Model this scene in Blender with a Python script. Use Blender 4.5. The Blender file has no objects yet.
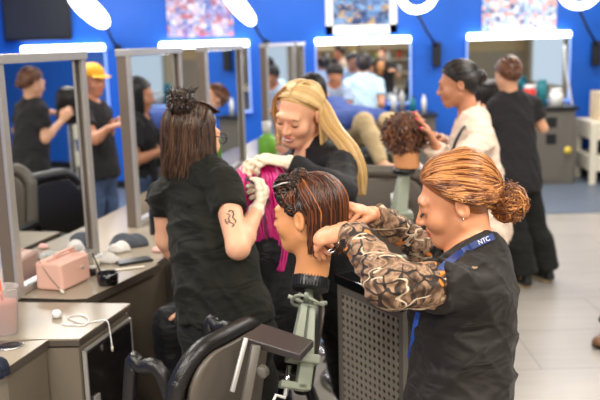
import bpy, bmesh, math, random
import numpy as np
from mathutils import Vector, Matrix
SC = bpy.context.scene
COL = SC.collection
PI = math.pi
def R(a): return math.radians(a)

# ------------------------------------------------------------------ camera
CAM_H = 1.80; FPX = 833.0; PITCH = R(10.87); ROLL = .028
cF = np.array([0, math.cos(PITCH), -math.sin(PITCH)])
cU0 = np.array([0, math.sin(PITCH), math.cos(PITCH)])
cR0 = np.array([1., 0, 0])
cR = math.cos(ROLL)*cR0 - math.sin(ROLL)*cU0
cU = math.cos(ROLL)*cU0 + math.sin(ROLL)*cR0
cC = np.array([0, 0, CAM_H])
cam_d = bpy.data.cameras.new('camera'); cam = bpy.data.objects.new('camera', cam_d); COL.objects.link(cam)
m = Matrix(((cR[0], cU[0], -cF[0], 0), (cR[1], cU[1], -cF[1], 0), (cR[2], cU[2], -cF[2], CAM_H), (0, 0, 0, 1)))
cam.matrix_world = m
cam_d.sensor_width = 36; cam_d.lens = FPX*36/600; cam_d.clip_end = 60; cam_d.clip_start = .05
cam_d.dof.use_dof = True; cam_d.dof.focus_distance = 2.2; cam_d.dof.aperture_fstop = 3.2
SC.camera = cam
# ------------------------------------------------------------------ world, lights, exposure
W = bpy.data.worlds.new('world'); SC.world = W; W.use_nodes = True
W.node_tree.nodes['Background'].inputs[0].default_value = (.75, .87, 1, 1)
W.node_tree.nodes['Background'].inputs[1].default_value = 1.0
SC.view_settings.view_transform = 'Standard'; SC.view_settings.look = 'None'
SC.view_settings.exposure = -0.12; SC.view_settings.gamma = 1
def area(name, loc, sx, sy, power, col=(1, .95, .87), rot=(0, 0, 0)):
    l = bpy.data.lights.new(name, 'AREA'); l.shape = 'RECTANGLE'; l.size = sx; l.size_y = sy
    l.energy = power; l.color = col
    o = bpy.data.objects.new(name, l); o.location = loc; o.rotation_euler = rot; COL.objects.link(o); return o
for (x, y, p) in ((-1.5, 1.0, 80), (1.5, 1.0, 90), (-1.6, 3.8, 70), (1.9, 3.8, 70), (-2.0, 6.8, 80), (1.9, 6.8, 80), (-2.6, 9.0, 60), (.2, 9.0, 60), (3.0, 9.0, 60), (5.3, 2.0, 45), (5.3, 6, 45), (0, -1.6, 190)):  # last one, behind the camera, is a strong fill added to light the people
    area('ceiling_and_fill_light', (x, y, 3.04), 1.2, .6, p)

# helper: the point that the pixel (px, py) shows at a given distance along the view axis
def at(px, py, D): return cC + (cF + cR*(px-300)/FPX - cU*(py-200)/FPX)*D
def aty(px, py, Y):
    r = cF + cR*(px-300)/FPX - cU*(py-200)/FPX; return cC + r*Y/r[1]
def atz(px, py, z):
    r = cF + cR*(px-300)/FPX - cU*(py-200)/FPX; return cC + r*(z-CAM_H)/r[2]

# ------------------------------------------------------------------ materials
def lin(c): return tuple((x/12.92 if x <= .04045 else ((x+.055)/1.055)**2.4) for x in c)
def mat(name, c, rough=.5, metal=0, var=0, vscale=8, bump=0, bscale=30, emit=0, spec=None, coat=0, stretch=None, trans=0, sub=0, ior=None):
    """c is an sRGB colour 0..255"""
    M = bpy.data.materials.new(name); M.use_nodes = True; nt = M.node_tree; b = nt.nodes['Principled BSDF']
    col = lin([v/255 for v in c]) + (1,)
    b.inputs['Base Color'].default_value = col; b.inputs['Roughness'].default_value = rough; b.inputs['Metallic'].default_value = metal
    if spec is not None: b.inputs['Specular IOR Level'].default_value = spec
    if coat: b.inputs['Coat Weight'].default_value = coat; b.inputs['Coat Roughness'].default_value = .15
    if trans: b.inputs['Transmission Weight'].default_value = trans
    if ior: b.inputs['IOR'].default_value = ior
    if sub: b.inputs['Subsurface Weight'].default_value = sub; b.inputs['Subsurface Radius'].default_value = (.02, .008, .004)
    if emit: b.inputs['Emission Color'].default_value = col; b.inputs['Emission Strength'].default_value = emit
    if var or bump:
        tc = nt.nodes.new('ShaderNodeTexCoord'); mp = nt.nodes.new('ShaderNodeMapping')
        nt.links.new(tc.outputs['Object'], mp.inputs[0])
        if stretch: mp.inputs['Scale'].default_value = stretch
    if var:
        n = nt.nodes.new('ShaderNodeTexNoise'); n.inputs['Scale'].default_value = vscale; n.inputs['Detail'].default_value = 5
        nt.links.new(mp.outputs[0], n.inputs['Vector'])
        mx = nt.nodes.new('ShaderNodeMix'); mx.data_type = 'RGBA'
        mx.inputs[6].default_value = tuple(min(1, v*(1+var)) for v in col[:3])+(1,)
        mx.inputs[7].default_value = tuple(v*(1-var) for v in col[:3])+(1,)
        nt.links.new(n.outputs['Fac'], mx.inputs[0]); nt.links.new(mx.outputs[2], b.inputs['Base Color'])
    if bump:
        n = nt.nodes.new('ShaderNodeTexNoise'); n.inputs['Scale'].default_value = bscale; n.inputs['Detail'].default_value = 4
        nt.links.new(mp.outputs[0], n.inputs['Vector'])
        bp = nt.nodes.new('ShaderNodeBump'); bp.inputs['Strength'].default_value = bump; bp.inputs['Distance'].default_value = .02
        nt.links.new(n.outputs['Fac'], bp.inputs['Height']); nt.links.new(bp.outputs[0], b.inputs['Normal'])
    return M

M = {}
M['blue'] = mat('blue paint', (6, 92, 198), .5, var=.08, vscale=2)
M['tan_wall'] = mat('tan paint', (205, 178, 128), .6)
M['grey_wall'] = mat('warm grey paint', (168, 154, 130), .6)
M['ceiling'] = mat('ceiling tiles', (226, 222, 214), .8, bump=.2, bscale=60)
M['mat_dark'] = mat('grey vinyl', (98, 108, 122), .45, var=.12, vscale=3)
M['silver'] = mat('brushed aluminium', (188, 184, 178), .38, .5, var=.08, vscale=30)
M['bronze'] = mat('taupe aluminium', (126, 112, 96), .42, .3, var=.06, vscale=30)
M['mirror'] = mat('mirror', (232, 236, 238), .02, 1)
M['led'] = mat('led light', (238, 246, 255), .4, emit=9)
M['led_soft'] = mat('soft led edge', (150, 185, 255), .4, emit=.45)
M['ring'] = mat('ring light tube', (255, 252, 246), .4, emit=7)
M['black'] = mat('black plastic', (24, 24, 26), .38)
M['black_gloss'] = mat('black gloss', (16, 16, 18), .12, coat=.4)
M['screen'] = mat('switched off screen', (44, 46, 50), .3)
M['dark_metal'] = mat('dark metal', (64, 64, 68), .4, .5)
M['white'] = mat('white plastic', (236, 236, 234), .4)
M['cream'] = mat('cream laminate', (228, 220, 200), .5)
M['chrome'] = mat('chrome', (222, 224, 226), .14, 1)
M['laminate'] = mat('worktop laminate', (156, 144, 126), .24, var=.10, vscale=160)
M['lam_side'] = mat('taupe cabinet laminate', (112, 102, 88), .36, var=.08, vscale=12)
M['edge'] = mat('dark worktop edge', (80, 72, 64), .4)
M['drawer'] = mat('glossy dark drawer', (34, 31, 30), .13, coat=.5)
M['leather'] = mat('black leather', (30, 28, 27), .3, bump=.15, bscale=220)
M['chair_shell'] = mat('grey brown vinyl chair shell', (98, 90, 80), .42, var=.06, vscale=40)
M['locker'] = mat('dark grey steel', (112, 106, 98), .45, .2)
M['sage'] = mat('sage grey plastic', (142, 148, 130), .42, var=.04, vscale=30)
M['sage_dark'] = mat('darker sage plastic', (104, 110, 96), .45)
M['board'] = mat('dark brown vinyl board', (62, 54, 50), .42, bump=.1, bscale=300)
M['cup_plastic'] = mat('frosted cup plastic', (244, 240, 236), .25, trans=.75, ior=1.15)
M['glass'] = mat('clear plastic', (245, 246, 247), .08, trans=1, ior=1.2)
M['red'] = mat('red plastic', (214, 42, 30), .4)
M['green'] = mat('green plastic', (120, 190, 60), .4)
M['teal'] = mat('teal plastic', (30, 120, 130), .4)
M['navy'] = mat('navy ribbon', (32, 52, 112), .5)
M['royal'] = mat('royal blue ribbon', (30, 80, 180), .5)
M['towel'] = mat('white towel', (226, 222, 216), .9, bump=.4, bscale=120)
M['grey_cloth'] = mat('dark grey cloth', (70, 74, 82), .9, bump=.3, bscale=90)

def nodes_mat(name):
    m_ = bpy.data.materials.new(name); m_.use_nodes = True; nt = m_.node_tree
    return m_, nt, nt.nodes['Principled BSDF'], nt.nodes.new, nt.links.new
def floor_mat():
    m_, nt, b, N, L = nodes_mat('pale floor planks')
    tc = N('ShaderNodeTexCoord'); mp = N('ShaderNodeMapping'); L(tc.outputs['Object'], mp.inputs[0])
    mp.inputs['Scale'].default_value = (.85, .85, 1)
    br = N('ShaderNodeTexBrick'); L(mp.outputs[0], br.inputs['Vector'])
    br.inputs['Color1'].default_value = lin((.68, .655, .625))+(1,); br.inputs['Color2'].default_value = lin((.655, .63, .60))+(1,)
    br.inputs['Mortar'].default_value = lin((.54, .52, .49))+(1,)
    br.inputs['Mortar Size'].default_value = .004; br.inputs['Scale'].default_value = 1; br.inputs['Brick Width'].default_value = 1.1; br.inputs['Row Height'].default_value = .52
    n = N('ShaderNodeTexNoise'); n.inputs['Scale'].default_value = 3; n.inputs['Detail'].default_value = 8
    mp2 = N('ShaderNodeMapping'); mp2.inputs['Scale'].default_value = (.6, 5, 1); L(tc.outputs['Object'], mp2.inputs[0]); L(mp2.outputs[0], n.inputs['Vector'])
    cr_ = N('ShaderNodeValToRGB'); cr_.color_ramp.elements[0].color = (.78, .77, .76, 1); cr_.color_ramp.elements[1].color = (1.05, 1.05, 1.05, 1)
    L(n.outputs['Fac'], cr_.inputs[0])
    mx = N('ShaderNodeMix'); mx.data_type = 'RGBA'; mx.blend_type = 'MULTIPLY'; mx.inputs[0].default_value = 1
    L(br.outputs['Color'], mx.inputs[6]); L(cr_.outputs[0], mx.inputs[7]); L(mx.outputs[2], b.inputs['Base Color'])
    b.inputs['Roughness'].default_value = .32
    return m_
M['floor'] = floor_mat()
def collage_mat(name, scale, cols):
    m_, nt, b, N, L = nodes_mat(name)
    tc = N('ShaderNodeTexCoord'); mp = N('ShaderNodeMapping'); L(tc.outputs['Object'], mp.inputs[0]); mp.inputs['Scale'].default_value = (scale, 1, scale*1.25)
    v = N('ShaderNodeTexVoronoi'); v.inputs['Scale'].default_value = 1; v.inputs['Randomness'].default_value = .55; L(mp.outputs[0], v.inputs['Vector'])
    n = N('ShaderNodeTexNoise'); n.inputs['Scale'].default_value = 2.2; L(mp.outputs[0], n.inputs['Vector'])
    sx = N('ShaderNodeSeparateColor'); L(v.outputs['Color'], sx.inputs[0])
    a = N('ShaderNodeMath'); a.operation = 'MULTIPLY_ADD'; a.inputs[1].default_value = .7; L(sx.outputs[0], a.inputs[0]); 
    a2 = N('ShaderNodeMath'); a2.operation = 'MULTIPLY'; a2.inputs[1].default_value = .5; L(n.outputs['Fac'], a2.inputs[0]); L(a2.outputs[0], a.inputs[2])
    r = N('ShaderNodeValToRGB'); r.color_ramp.interpolation = 'CONSTANT'; els = r.color_ramp.elements
    while len(els) < len(cols): els.new(.5)
    for i, c in enumerate(cols):
        els[i].position = i/len(cols)*.9+.08; els[i].color = lin([q/255 for q in c])+(1,)
    L(a.outputs[0], r.inputs[0]); L(r.outputs[0], b.inputs['Base Color']); b.inputs['Roughness'].default_value = .4
    return m_
M['collage_a'] = collage_mat('photo collage print', 14, [(80, 56, 90), (180, 175, 215), (130, 130, 185), (215, 200, 215), (180, 100, 110), (90, 120, 190), (225, 222, 238)])
M['collage_b'] = collage_mat('small photo grid print', 17, [(200, 70, 70), (225, 225, 235), (120, 160, 215), (240, 238, 240), (215, 150, 140), (180, 205, 235), (90, 100, 140)])
M['collage_c'] = collage_mat('group photo print', 11, [(20, 40, 80), (70, 110, 170), (120, 160, 205), (30, 60, 110), (190, 160, 120), (60, 90, 140)])
def camo_mat():
    m_, nt, b, N, L = nodes_mat('camouflage fabric')
    tc = N('ShaderNodeTexCoord')
    n = N('ShaderNodeTexNoise'); n.inputs['Scale'].default_value = 20; n.inputs['Detail'].default_value = 8; n.inputs['Distortion'].default_value = 1.6; L(tc.outputs['Object'], n.inputs['Vector'])
    r = N('ShaderNodeValToRGB'); els = r.color_ramp.elements
    stops = [(.30, (26, 19, 15)), (.40, (78, 54, 38)), (.47, (124, 94, 70)), (.56, (170, 136, 106)), (.63, (98, 70, 52)), (.72, (200, 168, 136))]
    while len(els) < len(stops): els.new(.5)
    for e, (p, c) in zip(els, stops): e.position = p; e.color = lin([q/255 for q in c])+(1,)
    L(n.outputs['Fac'], r.inputs[0])
    # orange leaves
    n2 = N('ShaderNodeTexNoise'); n2.inputs['Scale'].default_value = 11; n2.inputs['Detail'].default_value = 3; 
    mp = N('ShaderNodeMapping'); mp.inputs['Location'].default_value = (3.1, 1.7, .4); L(tc.outputs['Object'], mp.inputs[0]); L(mp.outputs[0], n2.inputs['Vector'])
    t = N('ShaderNodeMath'); t.operation = 'GREATER_THAN'; t.inputs[1].default_value = .605; L(n2.outputs['Fac'], t.inputs[0])
    mx = N('ShaderNodeMix'); mx.data_type = 'RGBA'; mx.inputs[7].default_value = lin((.87, .50, .16))+(1,); L(t.outputs[0], mx.inputs[0]); L(r.outputs[0], mx.inputs[6])
    # dark twigs and pale branches
    def twig(scale, thr, colr, src, seed, st, mask=.5):
        mp = N('ShaderNodeMapping'); mp.inputs['Location'].default_value = (seed, seed*2, seed*.5); mp.inputs['Scale'].default_value = st; mp.inputs['Rotation'].default_value = (.3, .9, .4); L(tc.outputs['Object'], mp.inputs[0])
        nn = N('ShaderNodeTexNoise'); nn.inputs['Scale'].default_value = 9; L(mp.outputs[0], nn.inputs['Vector'])
        ad = N('ShaderNodeMix'); ad.data_type = 'RGBA'; ad.blend_type = 'ADD'; ad.inputs[0].default_value = .12; L(mp.outputs[0], ad.inputs[6]); L(nn.outputs['Color'], ad.inputs[7])
        v = N('ShaderNodeTexVoronoi'); v.feature = 'DISTANCE_TO_EDGE'; v.inputs['Scale'].default_value = scale; L(ad.outputs[2], v.inputs['Vector'])
        t = N('ShaderNodeMath'); t.operation = 'LESS_THAN'; t.inputs[1].default_value = thr; L(v.outputs['Distance'], t.inputs[0]); mk = N('ShaderNodeMath'); mk.operation = 'GREATER_THAN'; mk.inputs[1].default_value = mask; nm = N('ShaderNodeTexNoise'); nm.inputs['Scale'].default_value = 14; L(mp.outputs[0], nm.inputs['Vector']); L(nm.outputs['Fac'], mk.inputs[0]); mm = N('ShaderNodeMath'); mm.operation = 'MULTIPLY'; L(t.outputs[0], mm.inputs[0]); L(mk.outputs[0], mm.inputs[1]); t = mm
        mx = N('ShaderNodeMix'); mx.data_type = 'RGBA'; mx.inputs[7].default_value = lin([q/255 for q in colr])+(1,); L(t.outputs[0], mx.inputs[0]); L(src, mx.inputs[6]); return mx.outputs[2]
    o = twig(26, .07, (44, 32, 26), mx.outputs[2], 2.3, (1, .5, 1), .50)
    o = twig(13, .026, (218, 196, 166), o, 7.1, (.35, 1, 1.3), .52)
    L(o, b.inputs['Base Color']); b.inputs['Roughness'].default_value = .75
    return m_
M['camo'] = camo_mat()
def cloth(name, c, rough=.75, fold=.35, fs=9):
    """woven cloth: colour of the cloth, soft creases as bump"""
    m_, nt, b, N, L = nodes_mat(name)
    b.inputs['Base Color'].default_value = lin([q/255 for q in c])+(1,); b.inputs['Roughness'].default_value = rough; b.inputs['Specular IOR Level'].default_value = .18
    b.inputs['Sheen Weight'].default_value = .04
    tc = N('ShaderNodeTexCoord'); mp = N('ShaderNodeMapping'); mp.inputs['Scale'].default_value = (1, 1, 2.2); mp.inputs['Rotation'].default_value = (.5, .5, 0); L(tc.outputs['Object'], mp.inputs[0])
    n = N('ShaderNodeTexNoise'); n.inputs['Scale'].default_value = fs; n.inputs['Detail'].default_value = 2; n.inputs['Distortion'].default_value = .8; L(mp.outputs[0], n.inputs['Vector'])
    bp = N('ShaderNodeBump'); bp.inputs['Strength'].default_value = fold; bp.inputs['Distance'].default_value = .06
    L(n.outputs['Fac'], bp.inputs['Height']); L(bp.outputs[0], b.inputs['Normal'])
    return m_
M['tee_char'] = cloth('charcoal scrub cloth', (42, 38, 35), .6, .6, 7)
M['tee_black'] = cloth('black cotton', (30, 30, 24), .8, .5, 7)
M['jacket'] = cloth('black zip jacket cloth', (30, 30, 32), .65, .25)
M['pants'] = cloth('black trouser cloth', (32, 32, 30), .8)
M['cape'] = cloth('black cape nylon', (24, 24, 26), .5)
M['beige'] = cloth('beige blouse cloth', (226, 202, 182), .8)
M['far_tee'] = cloth('grey black cotton', (46, 44, 46), .85)
M['sky_shirt'] = cloth('light blue shirt cloth', (188, 216, 236), .8)
M['grey_shirt'] = cloth('blue grey shirt cloth', (164, 182, 212), .8)
M['denim'] = cloth('denim', (74, 92, 124), .8)
M['khaki'] = cloth('khaki cloth', (206, 182, 140), .8)
M['blue_cloth'] = cloth('blue drape cloth', (70, 92, 160), .8)
M['skin'] = mat('skin', (236, 178, 142), .45, sub=.12, var=.05, vscale=25)
M['skin_warm'] = mat('warm skin', (224, 154, 112), .45, sub=.12, var=.05, vscale=25)
M['skin_tan'] = mat('tan skin', (196, 134, 100), .45, sub=.1)
M['mannequin'] = mat('mannequin vinyl', (226, 156, 102), .42, sub=.05)
M['lips'] = mat('lip colour', (196, 78, 70), .35)
M['lips_soft'] = mat('soft lip colour', (200, 110, 100), .35)
M['lash'] = mat('dark lashes', (40, 26, 20), .6)
M['brow'] = mat('brown eyebrow', (120, 80, 50), .7)
M['glove'] = mat('cream latex glove', (236, 216, 190), .5, bump=.3, bscale=60)
M['tattoo'] = mat('grey tattoo ink', (70, 74, 72), .5)
def hairmats(name, cols, rough=.33):
    return [mat('%s %s' % (name, w), c, rough, var=.12, vscale=25) for w, c in zip(('strand', 'light strand', 'dark strand'), cols)]
H_AUB = hairmats('auburn hair', [(146, 88, 46), (206, 142, 80), (92, 54, 32)])
H_MAN = hairmats('chestnut hair', [(112, 62, 34), (176, 106, 56), (62, 34, 22)])
H_DRK = hairmats('espresso hair', [(56, 38, 27), (92, 64, 44), (28, 19, 15)])
H_BLN = hairmats('blonde hair', [(208, 168, 106), (234, 202, 146), (160, 116, 66)])
H_MAG = hairmats('magenta hair', [(206, 16, 120), (236, 50, 150), (120, 8, 72)])
H_BRN = hairmats('brown hair', [(104, 64, 44), (140, 92, 62), (60, 36, 26)])
H_BLK = hairmats('black hair', [(26, 20, 19), (44, 32, 29), (14, 11, 10)])

# ------------------------------------------------------------------ object helpers
def link(o, parent=None):
    COL.objects.link(o)
    if parent is not None:
        o.parent = parent
    return o
def tag(o, label, cat, group=None):
    o['label'] = label; o['category'] = cat
    if group: o['group'] = group
    return o
def thing(name, label, cat, loc, rz=0, group=None):
    o = bpy.data.objects.new(name, None); o.location = tuple(float(v) for v in loc); o.rotation_euler = (0, 0, rz); o.empty_display_size = .05
    COL.objects.link(o); return tag(o, label, cat, group)
def structure(o): o['kind'] = 'structure'; return o

class MB:
    """collects shapes in one mesh"""
    def __init__(s): s.v = []; s.f = []; s.m = []; s.sm = []
    def add(s, vs, fs, mi=0, smooth=False):
        k = len(s.v); s.v += [tuple(float(q) for q in v) for v in vs]
        for f in fs: s.f.append(tuple(i+k for i in f)); s.m.append(mi); s.sm.append(smooth)
        return s
    def box(s, c, d, rot=None, mi=0):
        c = np.array(c, float); hx, hy, hz = [q/2 for q in d]
        Rm = np.array(rot if rot is not None else np.eye(3))
        vs = [c + Rm @ np.array([sx*hx, sy*hy, sz*hz]) for sx in (-1, 1) for sy in (-1, 1) for sz in (-1, 1)]
        return s.add(vs, [(0, 1, 3, 2), (4, 6, 7, 5), (0, 4, 5, 1), (2, 3, 7, 6), (0, 2, 6, 4), (1, 5, 7, 3)], mi)
    def prism(s, poly, z0, z1, mi=0):
        n = len(poly); vs = [(p[0], p[1], z0) for p in poly]+[(p[0], p[1], z1) for p in poly]
        return s.add(vs, [tuple(range(n))[::-1], tuple(range(n, 2*n))]+[(i, (i+1) % n, n+(i+1) % n, n+i) for i in range(n)], mi)
    def tube(s, pts, r, n=10, mi=0, flat=1.0, caps=True, closed=False, upv=(0, 0, 1)):
        pts = [np.array(p, float) for p in pts]; m_ = len(pts)
        rr = r if hasattr(r, '__len__') else [r]*m_
        k = len(s.v); prev = None; vs = []
        for i, p in enumerate(pts):
            if closed: t = pts[(i+1) % m_]-pts[i-1]
            else: t = pts[min(i+1, m_-1)]-pts[max(i-1, 0)]
            t = t/(np.linalg.norm(t)+1e-9)
            if prev is None:
                u = np.array(upv, float)
                if abs(u @ t) > .95: u = np.array([1., 0, 0])
            else: u = prev
            u = u-(u @ t)*t; u /= np.linalg.norm(u)+1e-9; prev = u; w = np.cross(t, u)
            for j in range(n):
                a = 2*PI*j/n; vs.append(p+(u*math.cos(a)*flat+w*math.sin(a))*rr[i])
        fs = []
        for i in range(m_ if closed else m_-1):
            a = i*n; b_ = ((i+1) % m_)*n
            for j in range(n): fs.append((a+j, a+(j+1) % n, b_+(j+1) % n, b_+j))
        if caps and not closed: fs += [tuple(range(n))[::-1], tuple(range((m_-1)*n, m_*n))]
        return s.add(vs, fs, mi, True)
    def lathe(s, c, prof, n=20, axis=(0, 0, 1), mi=0, caps=True):
        """prof: list of (radius, height) along axis"""
        c = np.array(c, float); a = np.array(axis, float); a /= np.linalg.norm(a)
        u = np.array([1., 0, 0]) if abs(a[0]) < .9 else np.array([0, 1., 0])
        u = u-(u @ a)*a; u /= np.linalg.norm(u); w = np.cross(a, u); vs = []
        for r, h in prof:
            for j in range(n): t = 2*PI*j/n; vs.append(c+a*h+(u*math.cos(t)+w*math.sin(t))*r)
        fs = []
        for i in range(len(prof)-1):
            for j in range(n): fs.append((i*n+j, i*n+(j+1) % n, (i+1)*n+(j+1) % n, (i+1)*n+j))
        if caps: fs += [tuple(range(n))[::-1], tuple(range((len(prof)-1)*n, len(prof)*n))]
        return s.add(vs, fs, mi, True)
    def build(s, name, mats, parent=None, origin=None, bevel=0, seg=2, sub=0):
        if not isinstance(mats, (list, tuple)): mats = [mats]
        me = bpy.data.meshes.new(name)
        off = np.zeros(3)
        if parent is None:
            vs = np.array(s.v); off = np.array([(vs[:, 0].min()+vs[:, 0].max())/2, (vs[:, 1].min()+vs[:, 1].max())/2, vs[:, 2].min()]) if origin is None else np.array(origin, float)
        me.from_pydata([tuple(np.array(v)-off) for v in s.v], [], s.f)
        for q in mats: me.materials.append(q)
        me.polygons.foreach_set('material_index', s.m); me.polygons.foreach_set('use_smooth', s.sm); me.update()
        bm_ = bmesh.new(); bm_.from_mesh(me); bmesh.ops.recalc_face_normals(bm_, faces=bm_.faces); bm_.to_mesh(me); bm_.free()
        o = bpy.data.objects.new(name, me); o.location = tuple(off); link(o, parent)
        if bevel:
            b = o.modifiers.new('bevel', 'BEVEL'); b.width = bevel; b.segments = seg; b.limit_method = 'ANGLE'; b.angle_limit = R(40)
        if sub: q = o.modifiers.new('sub', 'SUBSURF'); q.levels = sub; q.render_levels = sub
        return o
def loc_(root): return np.array(root.location)
def inv_pts(root, pts):
    """world points -> coordinates of a root empty"""
    Mi = Matrix.Translation(root.location) @ Matrix.Rotation(root.rotation_euler.z, 4, 'Z'); Mi.invert()
    return [np.array(Mi @ Vector(tuple(float(v) for v in p))) for p in pts]
def copy_tree(o, parent=None):
    c = o.copy(); COL.objects.link(c)
    if parent is not None: c.parent = parent
    for ch in [q for q in o.children]: copy_tree(ch, c)
    return c
def frame_from(z=None, x=None):
    z = np.array(z, float); z /= np.linalg.norm(z); x = np.array(x, float); x = x-(x @ z)*z; x /= np.linalg.norm(x)
    return np.array([x, np.cross(z, x), z]).T
def rotz(a): return np.array([[math.cos(a), -math.sin(a), 0], [math.sin(a), math.cos(a), 0], [0, 0, 1]])
def nrm(v): v = np.array(v, float); return v/(np.linalg.norm(v)+1e-12)
# ------------------------------------------------------------------ the room
RX0, RX1, RY0, RY1, RH = -4.4, 7.0, -5.0, 10.5, 3.1
structure(MB().box(((RX0+RX1)/2, (RY0+RY1)/2, -.05), (RX1-RX0+.2, RY1-RY0+.2, .1)).build('floor', M['floor'], origin=(0, 0, 0)))
structure(MB().box(((RX0+RX1)/2, 9.36, .004), (RX1-RX0, 2.26, .008)).build('trim_1', M['mat_dark']))
structure(MB().box(((RX0+RX1)/2, RY1+.05, RH/2), (RX1-RX0+.2, .1, RH)).build('wall_back', M['blue']))
structure(MB().box((RX0-.05, (RY0+RY1)/2, RH/2), (.1, RY1-RY0, RH)).build('wall_left', M['blue']))
wf = MB(); wf.box(((RX0+RX1)/2, RY0-.05, .65), (RX1-RX0+.2, .1, 1.3), mi=1); wf.box(((RX0+RX1)/2, RY0-.05, (RH+1.3)/2), (RX1-RX0+.2, .1, RH-1.3), mi=0)
structure(wf.build('wall_front', [M['tan_wall'], M['grey_wall']]))
# right wall: storefront with big daylight windows
wr = MB(); wr.box((RX1+.05, (RY0+RY1)/2, .2), (.1, RY1-RY0, .4)); wr.box((RX1+.05, (RY0+RY1)/2, 2.95), (.1, RY1-RY0, .3))
for y in (-4.7, -.9, 2.9, 6.6, 8.9): wr.box((RX1+.05, y, 1.6), (.1, .6 if y < 8 else 3.2, 2.4))
structure(wr.build('wall_right', M['grey_wall']))
structure(MB().box(((RX0+RX1)/2, (RY0+RY1)/2, RH+.05), (RX1-RX0+.2, RY1-RY0+.2, .1)).build('ceiling', M['ceiling']))
structure(MB().box(((RX0+RX1)/2, RY1-.01, .05), (RX1-RX0, .02, .1)).build('baseboard_back', M['black']))

# ------------------------------------------------------------------ lit mirrors on the back wall
WY = RY1
def wall_mirror(px0, px1, ptop, zb, label):
    a = aty(px0, ptop, WY-.06); b = aty(px1, ptop, WY-.06); x0, x1 = a[0], b[0]; zt = (a[2]+b[2])/2+.02
    t = thing('lit_mirror', label, 'mirror', ((x0+x1)/2, WY-.03, zb), group='lit mirrors on the blue wall')
    w = x1-x0; h = zt-zb
    MB().box((0, 0, h/2), (w, .03, h)).build('glass', M['mirror'], t)
    MB().box((0, -.03, h-.0), (w+.02, .06, .078)).build('light_bar', M['led'], t, bevel=.024, seg=4)
    f = MB(); f.box((w/2+.008, -.005, h/2-.03), (.02, .045, h)); f.box((-w/2-.008, -.005, h/2-.03), (.016, .045, h)); f.box((0, -.005, -.01), (w+.05, .045, .03))
    f.build('frame', M['led_soft'], t)
    return t
wall_mirror(22, 104, 50, .95, 'lit mirror on the blue wall below the black television')
wall_mirror(160, 248, 46, .95, 'lit mirror on the blue wall behind the dark haired woman\'s head')
wall_mirror(316, 410, 42, 1.0, 'lit mirror on the blue wall behind the two people in light blue shirts')
wall_mirror(468, 570, 37, .98, 'widest lit mirror on the blue wall, behind the woman in a dark shirt')
# television
a = aty(5, 40, WY-.1); b = aty(73, 40, WY-.1)
t = thing('television', 'switched off black television high on the blue wall', 'television', ((a[0]+b[0])/2, WY-.1, a[2]-.02))
w = b[0]-a[0]
MB().box((0, 0, .27), (w, .05, .54)).build('housing', M['black'], t, bevel=.01)
MB().box((0, -.03, .275), (w-.06, .012, .48)).build('screen', M['screen'], t)
MB().box((0, .06, .27), (.2, .08, .2)).build('wall_bracket', M['dark_metal'], t)
# posters
def poster(px0, px1, py, m_, label, framed=False):
    a = aty(px0, py, WY-.02); b = aty(px1, py, WY-.02); w = b[0]-a[0]; z = (a[2]+b[2])/2
    t = thing('framed_photograph' if framed else 'poster', label, 'picture', ((a[0]+b[0])/2, WY-.015, z))
    if framed:
        f = MB()
        for (cx, cz, dx, dz) in ((0, .055, w, .11), (0, .64, w, .11), (-w/2+.045, .35, .09, .7), (w/2-.045, .35, .09, .7)): f.box((cx, 0, cz), (dx, .03, dz))
        f.build('frame', M['white'], t); MB().box((0, .004, .35), (w-.16, .012, .5)).build('print', m_, t)
        MB().box((.12, -.017, .05), (.11, .004, .014)).build('caption_plate', M['cream'], t)
    else: MB().box((0, 0, .33), (w, .02, .66)).build('print', m_, t)
poster(168, 234, 37, M['collage_a'], 'poster of many small photographs above the second lit mirror')
poster(326, 397, 34, M['collage_c'], 'group photograph in a wide white frame on the blue wall', True)
poster(482, 556, 31, M['collage_b'], 'poster of a tight grid of small pictures above the widest lit mirror')
# ring lamps on wall arms
def ring_lamp(cx, cy, rad, tilt, yaw, ax, ay, label, box=True, uv=None):
    c = aty(cx, cy, WY-.75); e = aty(ax, ay, WY-.09)
    t = thing('ring_lamp', label, 'lamp', (e[0], WY-.02, e[2]), group='ring lamps on the blue wall')
    Rm = rotz(yaw) @ np.array([[1, 0, 0], [0, math.cos(tilt), -math.sin(tilt)], [0, math.sin(tilt), math.cos(tilt)]])
    c, e2 = inv_pts(t, [c, e])
    n = 40; ring = [c+Rm @ np.array([rad*math.cos(q*2*PI/n), 0, rad*math.sin(q*2*PI/n)]) for q in range(n)]
    if uv is not None: ring = [c+rad*(nrm(uv[0])*math.cos(q*2*PI/n)+nrm(uv[1])*math.sin(q*2*PI/n)) for q in range(n)]
    MB().tube(ring, .042 if uv is None else .05, 10, closed=True).build('light_ring', M['ring'], t)
    low = c+Rm @ np.array([0, 0, -rad-.03]) if uv is None else c+nrm(uv[0])*(rad+.03)
    MB().tube([low, (low+e2)/2+np.array([0, 0, -.03]), e2], .016, 8).build('arm', M['dark_metal'], t)
    if box: MB().box(e2+np.array([0, .03, -.1]), (.1, .09, .3)).build('wall_box', M['black'], t, bevel=.01)
    else: MB().box(e2+np.array([0, .03, 0]), (.07, .09, .07)).build('wall_box', M['black'], t, bevel=.01)
ring_lamp(89, 9, .235, R(-62), R(-38), 117, 47, 'ring lamp on a wall arm nearest the black television', False, ((.68, 0, -.73), (.10, .98, .12)))
ring_lamp(238, 5, .235, R(-62), R(-38), 266, 42, 'ring lamp on a wall arm beside the poster of many small photographs', False, ((.62, 0, -.78), (.10, .98, .12)))
ring_lamp(418, -8, .205, R(-10), R(-25), 437, 46, 'ring lamp between the framed group photograph and the widest lit mirror')
ring_lamp(580, -12, .205, R(-10), R(-25), 597, 45, 'ring lamp on the blue wall at the far right')

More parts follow.
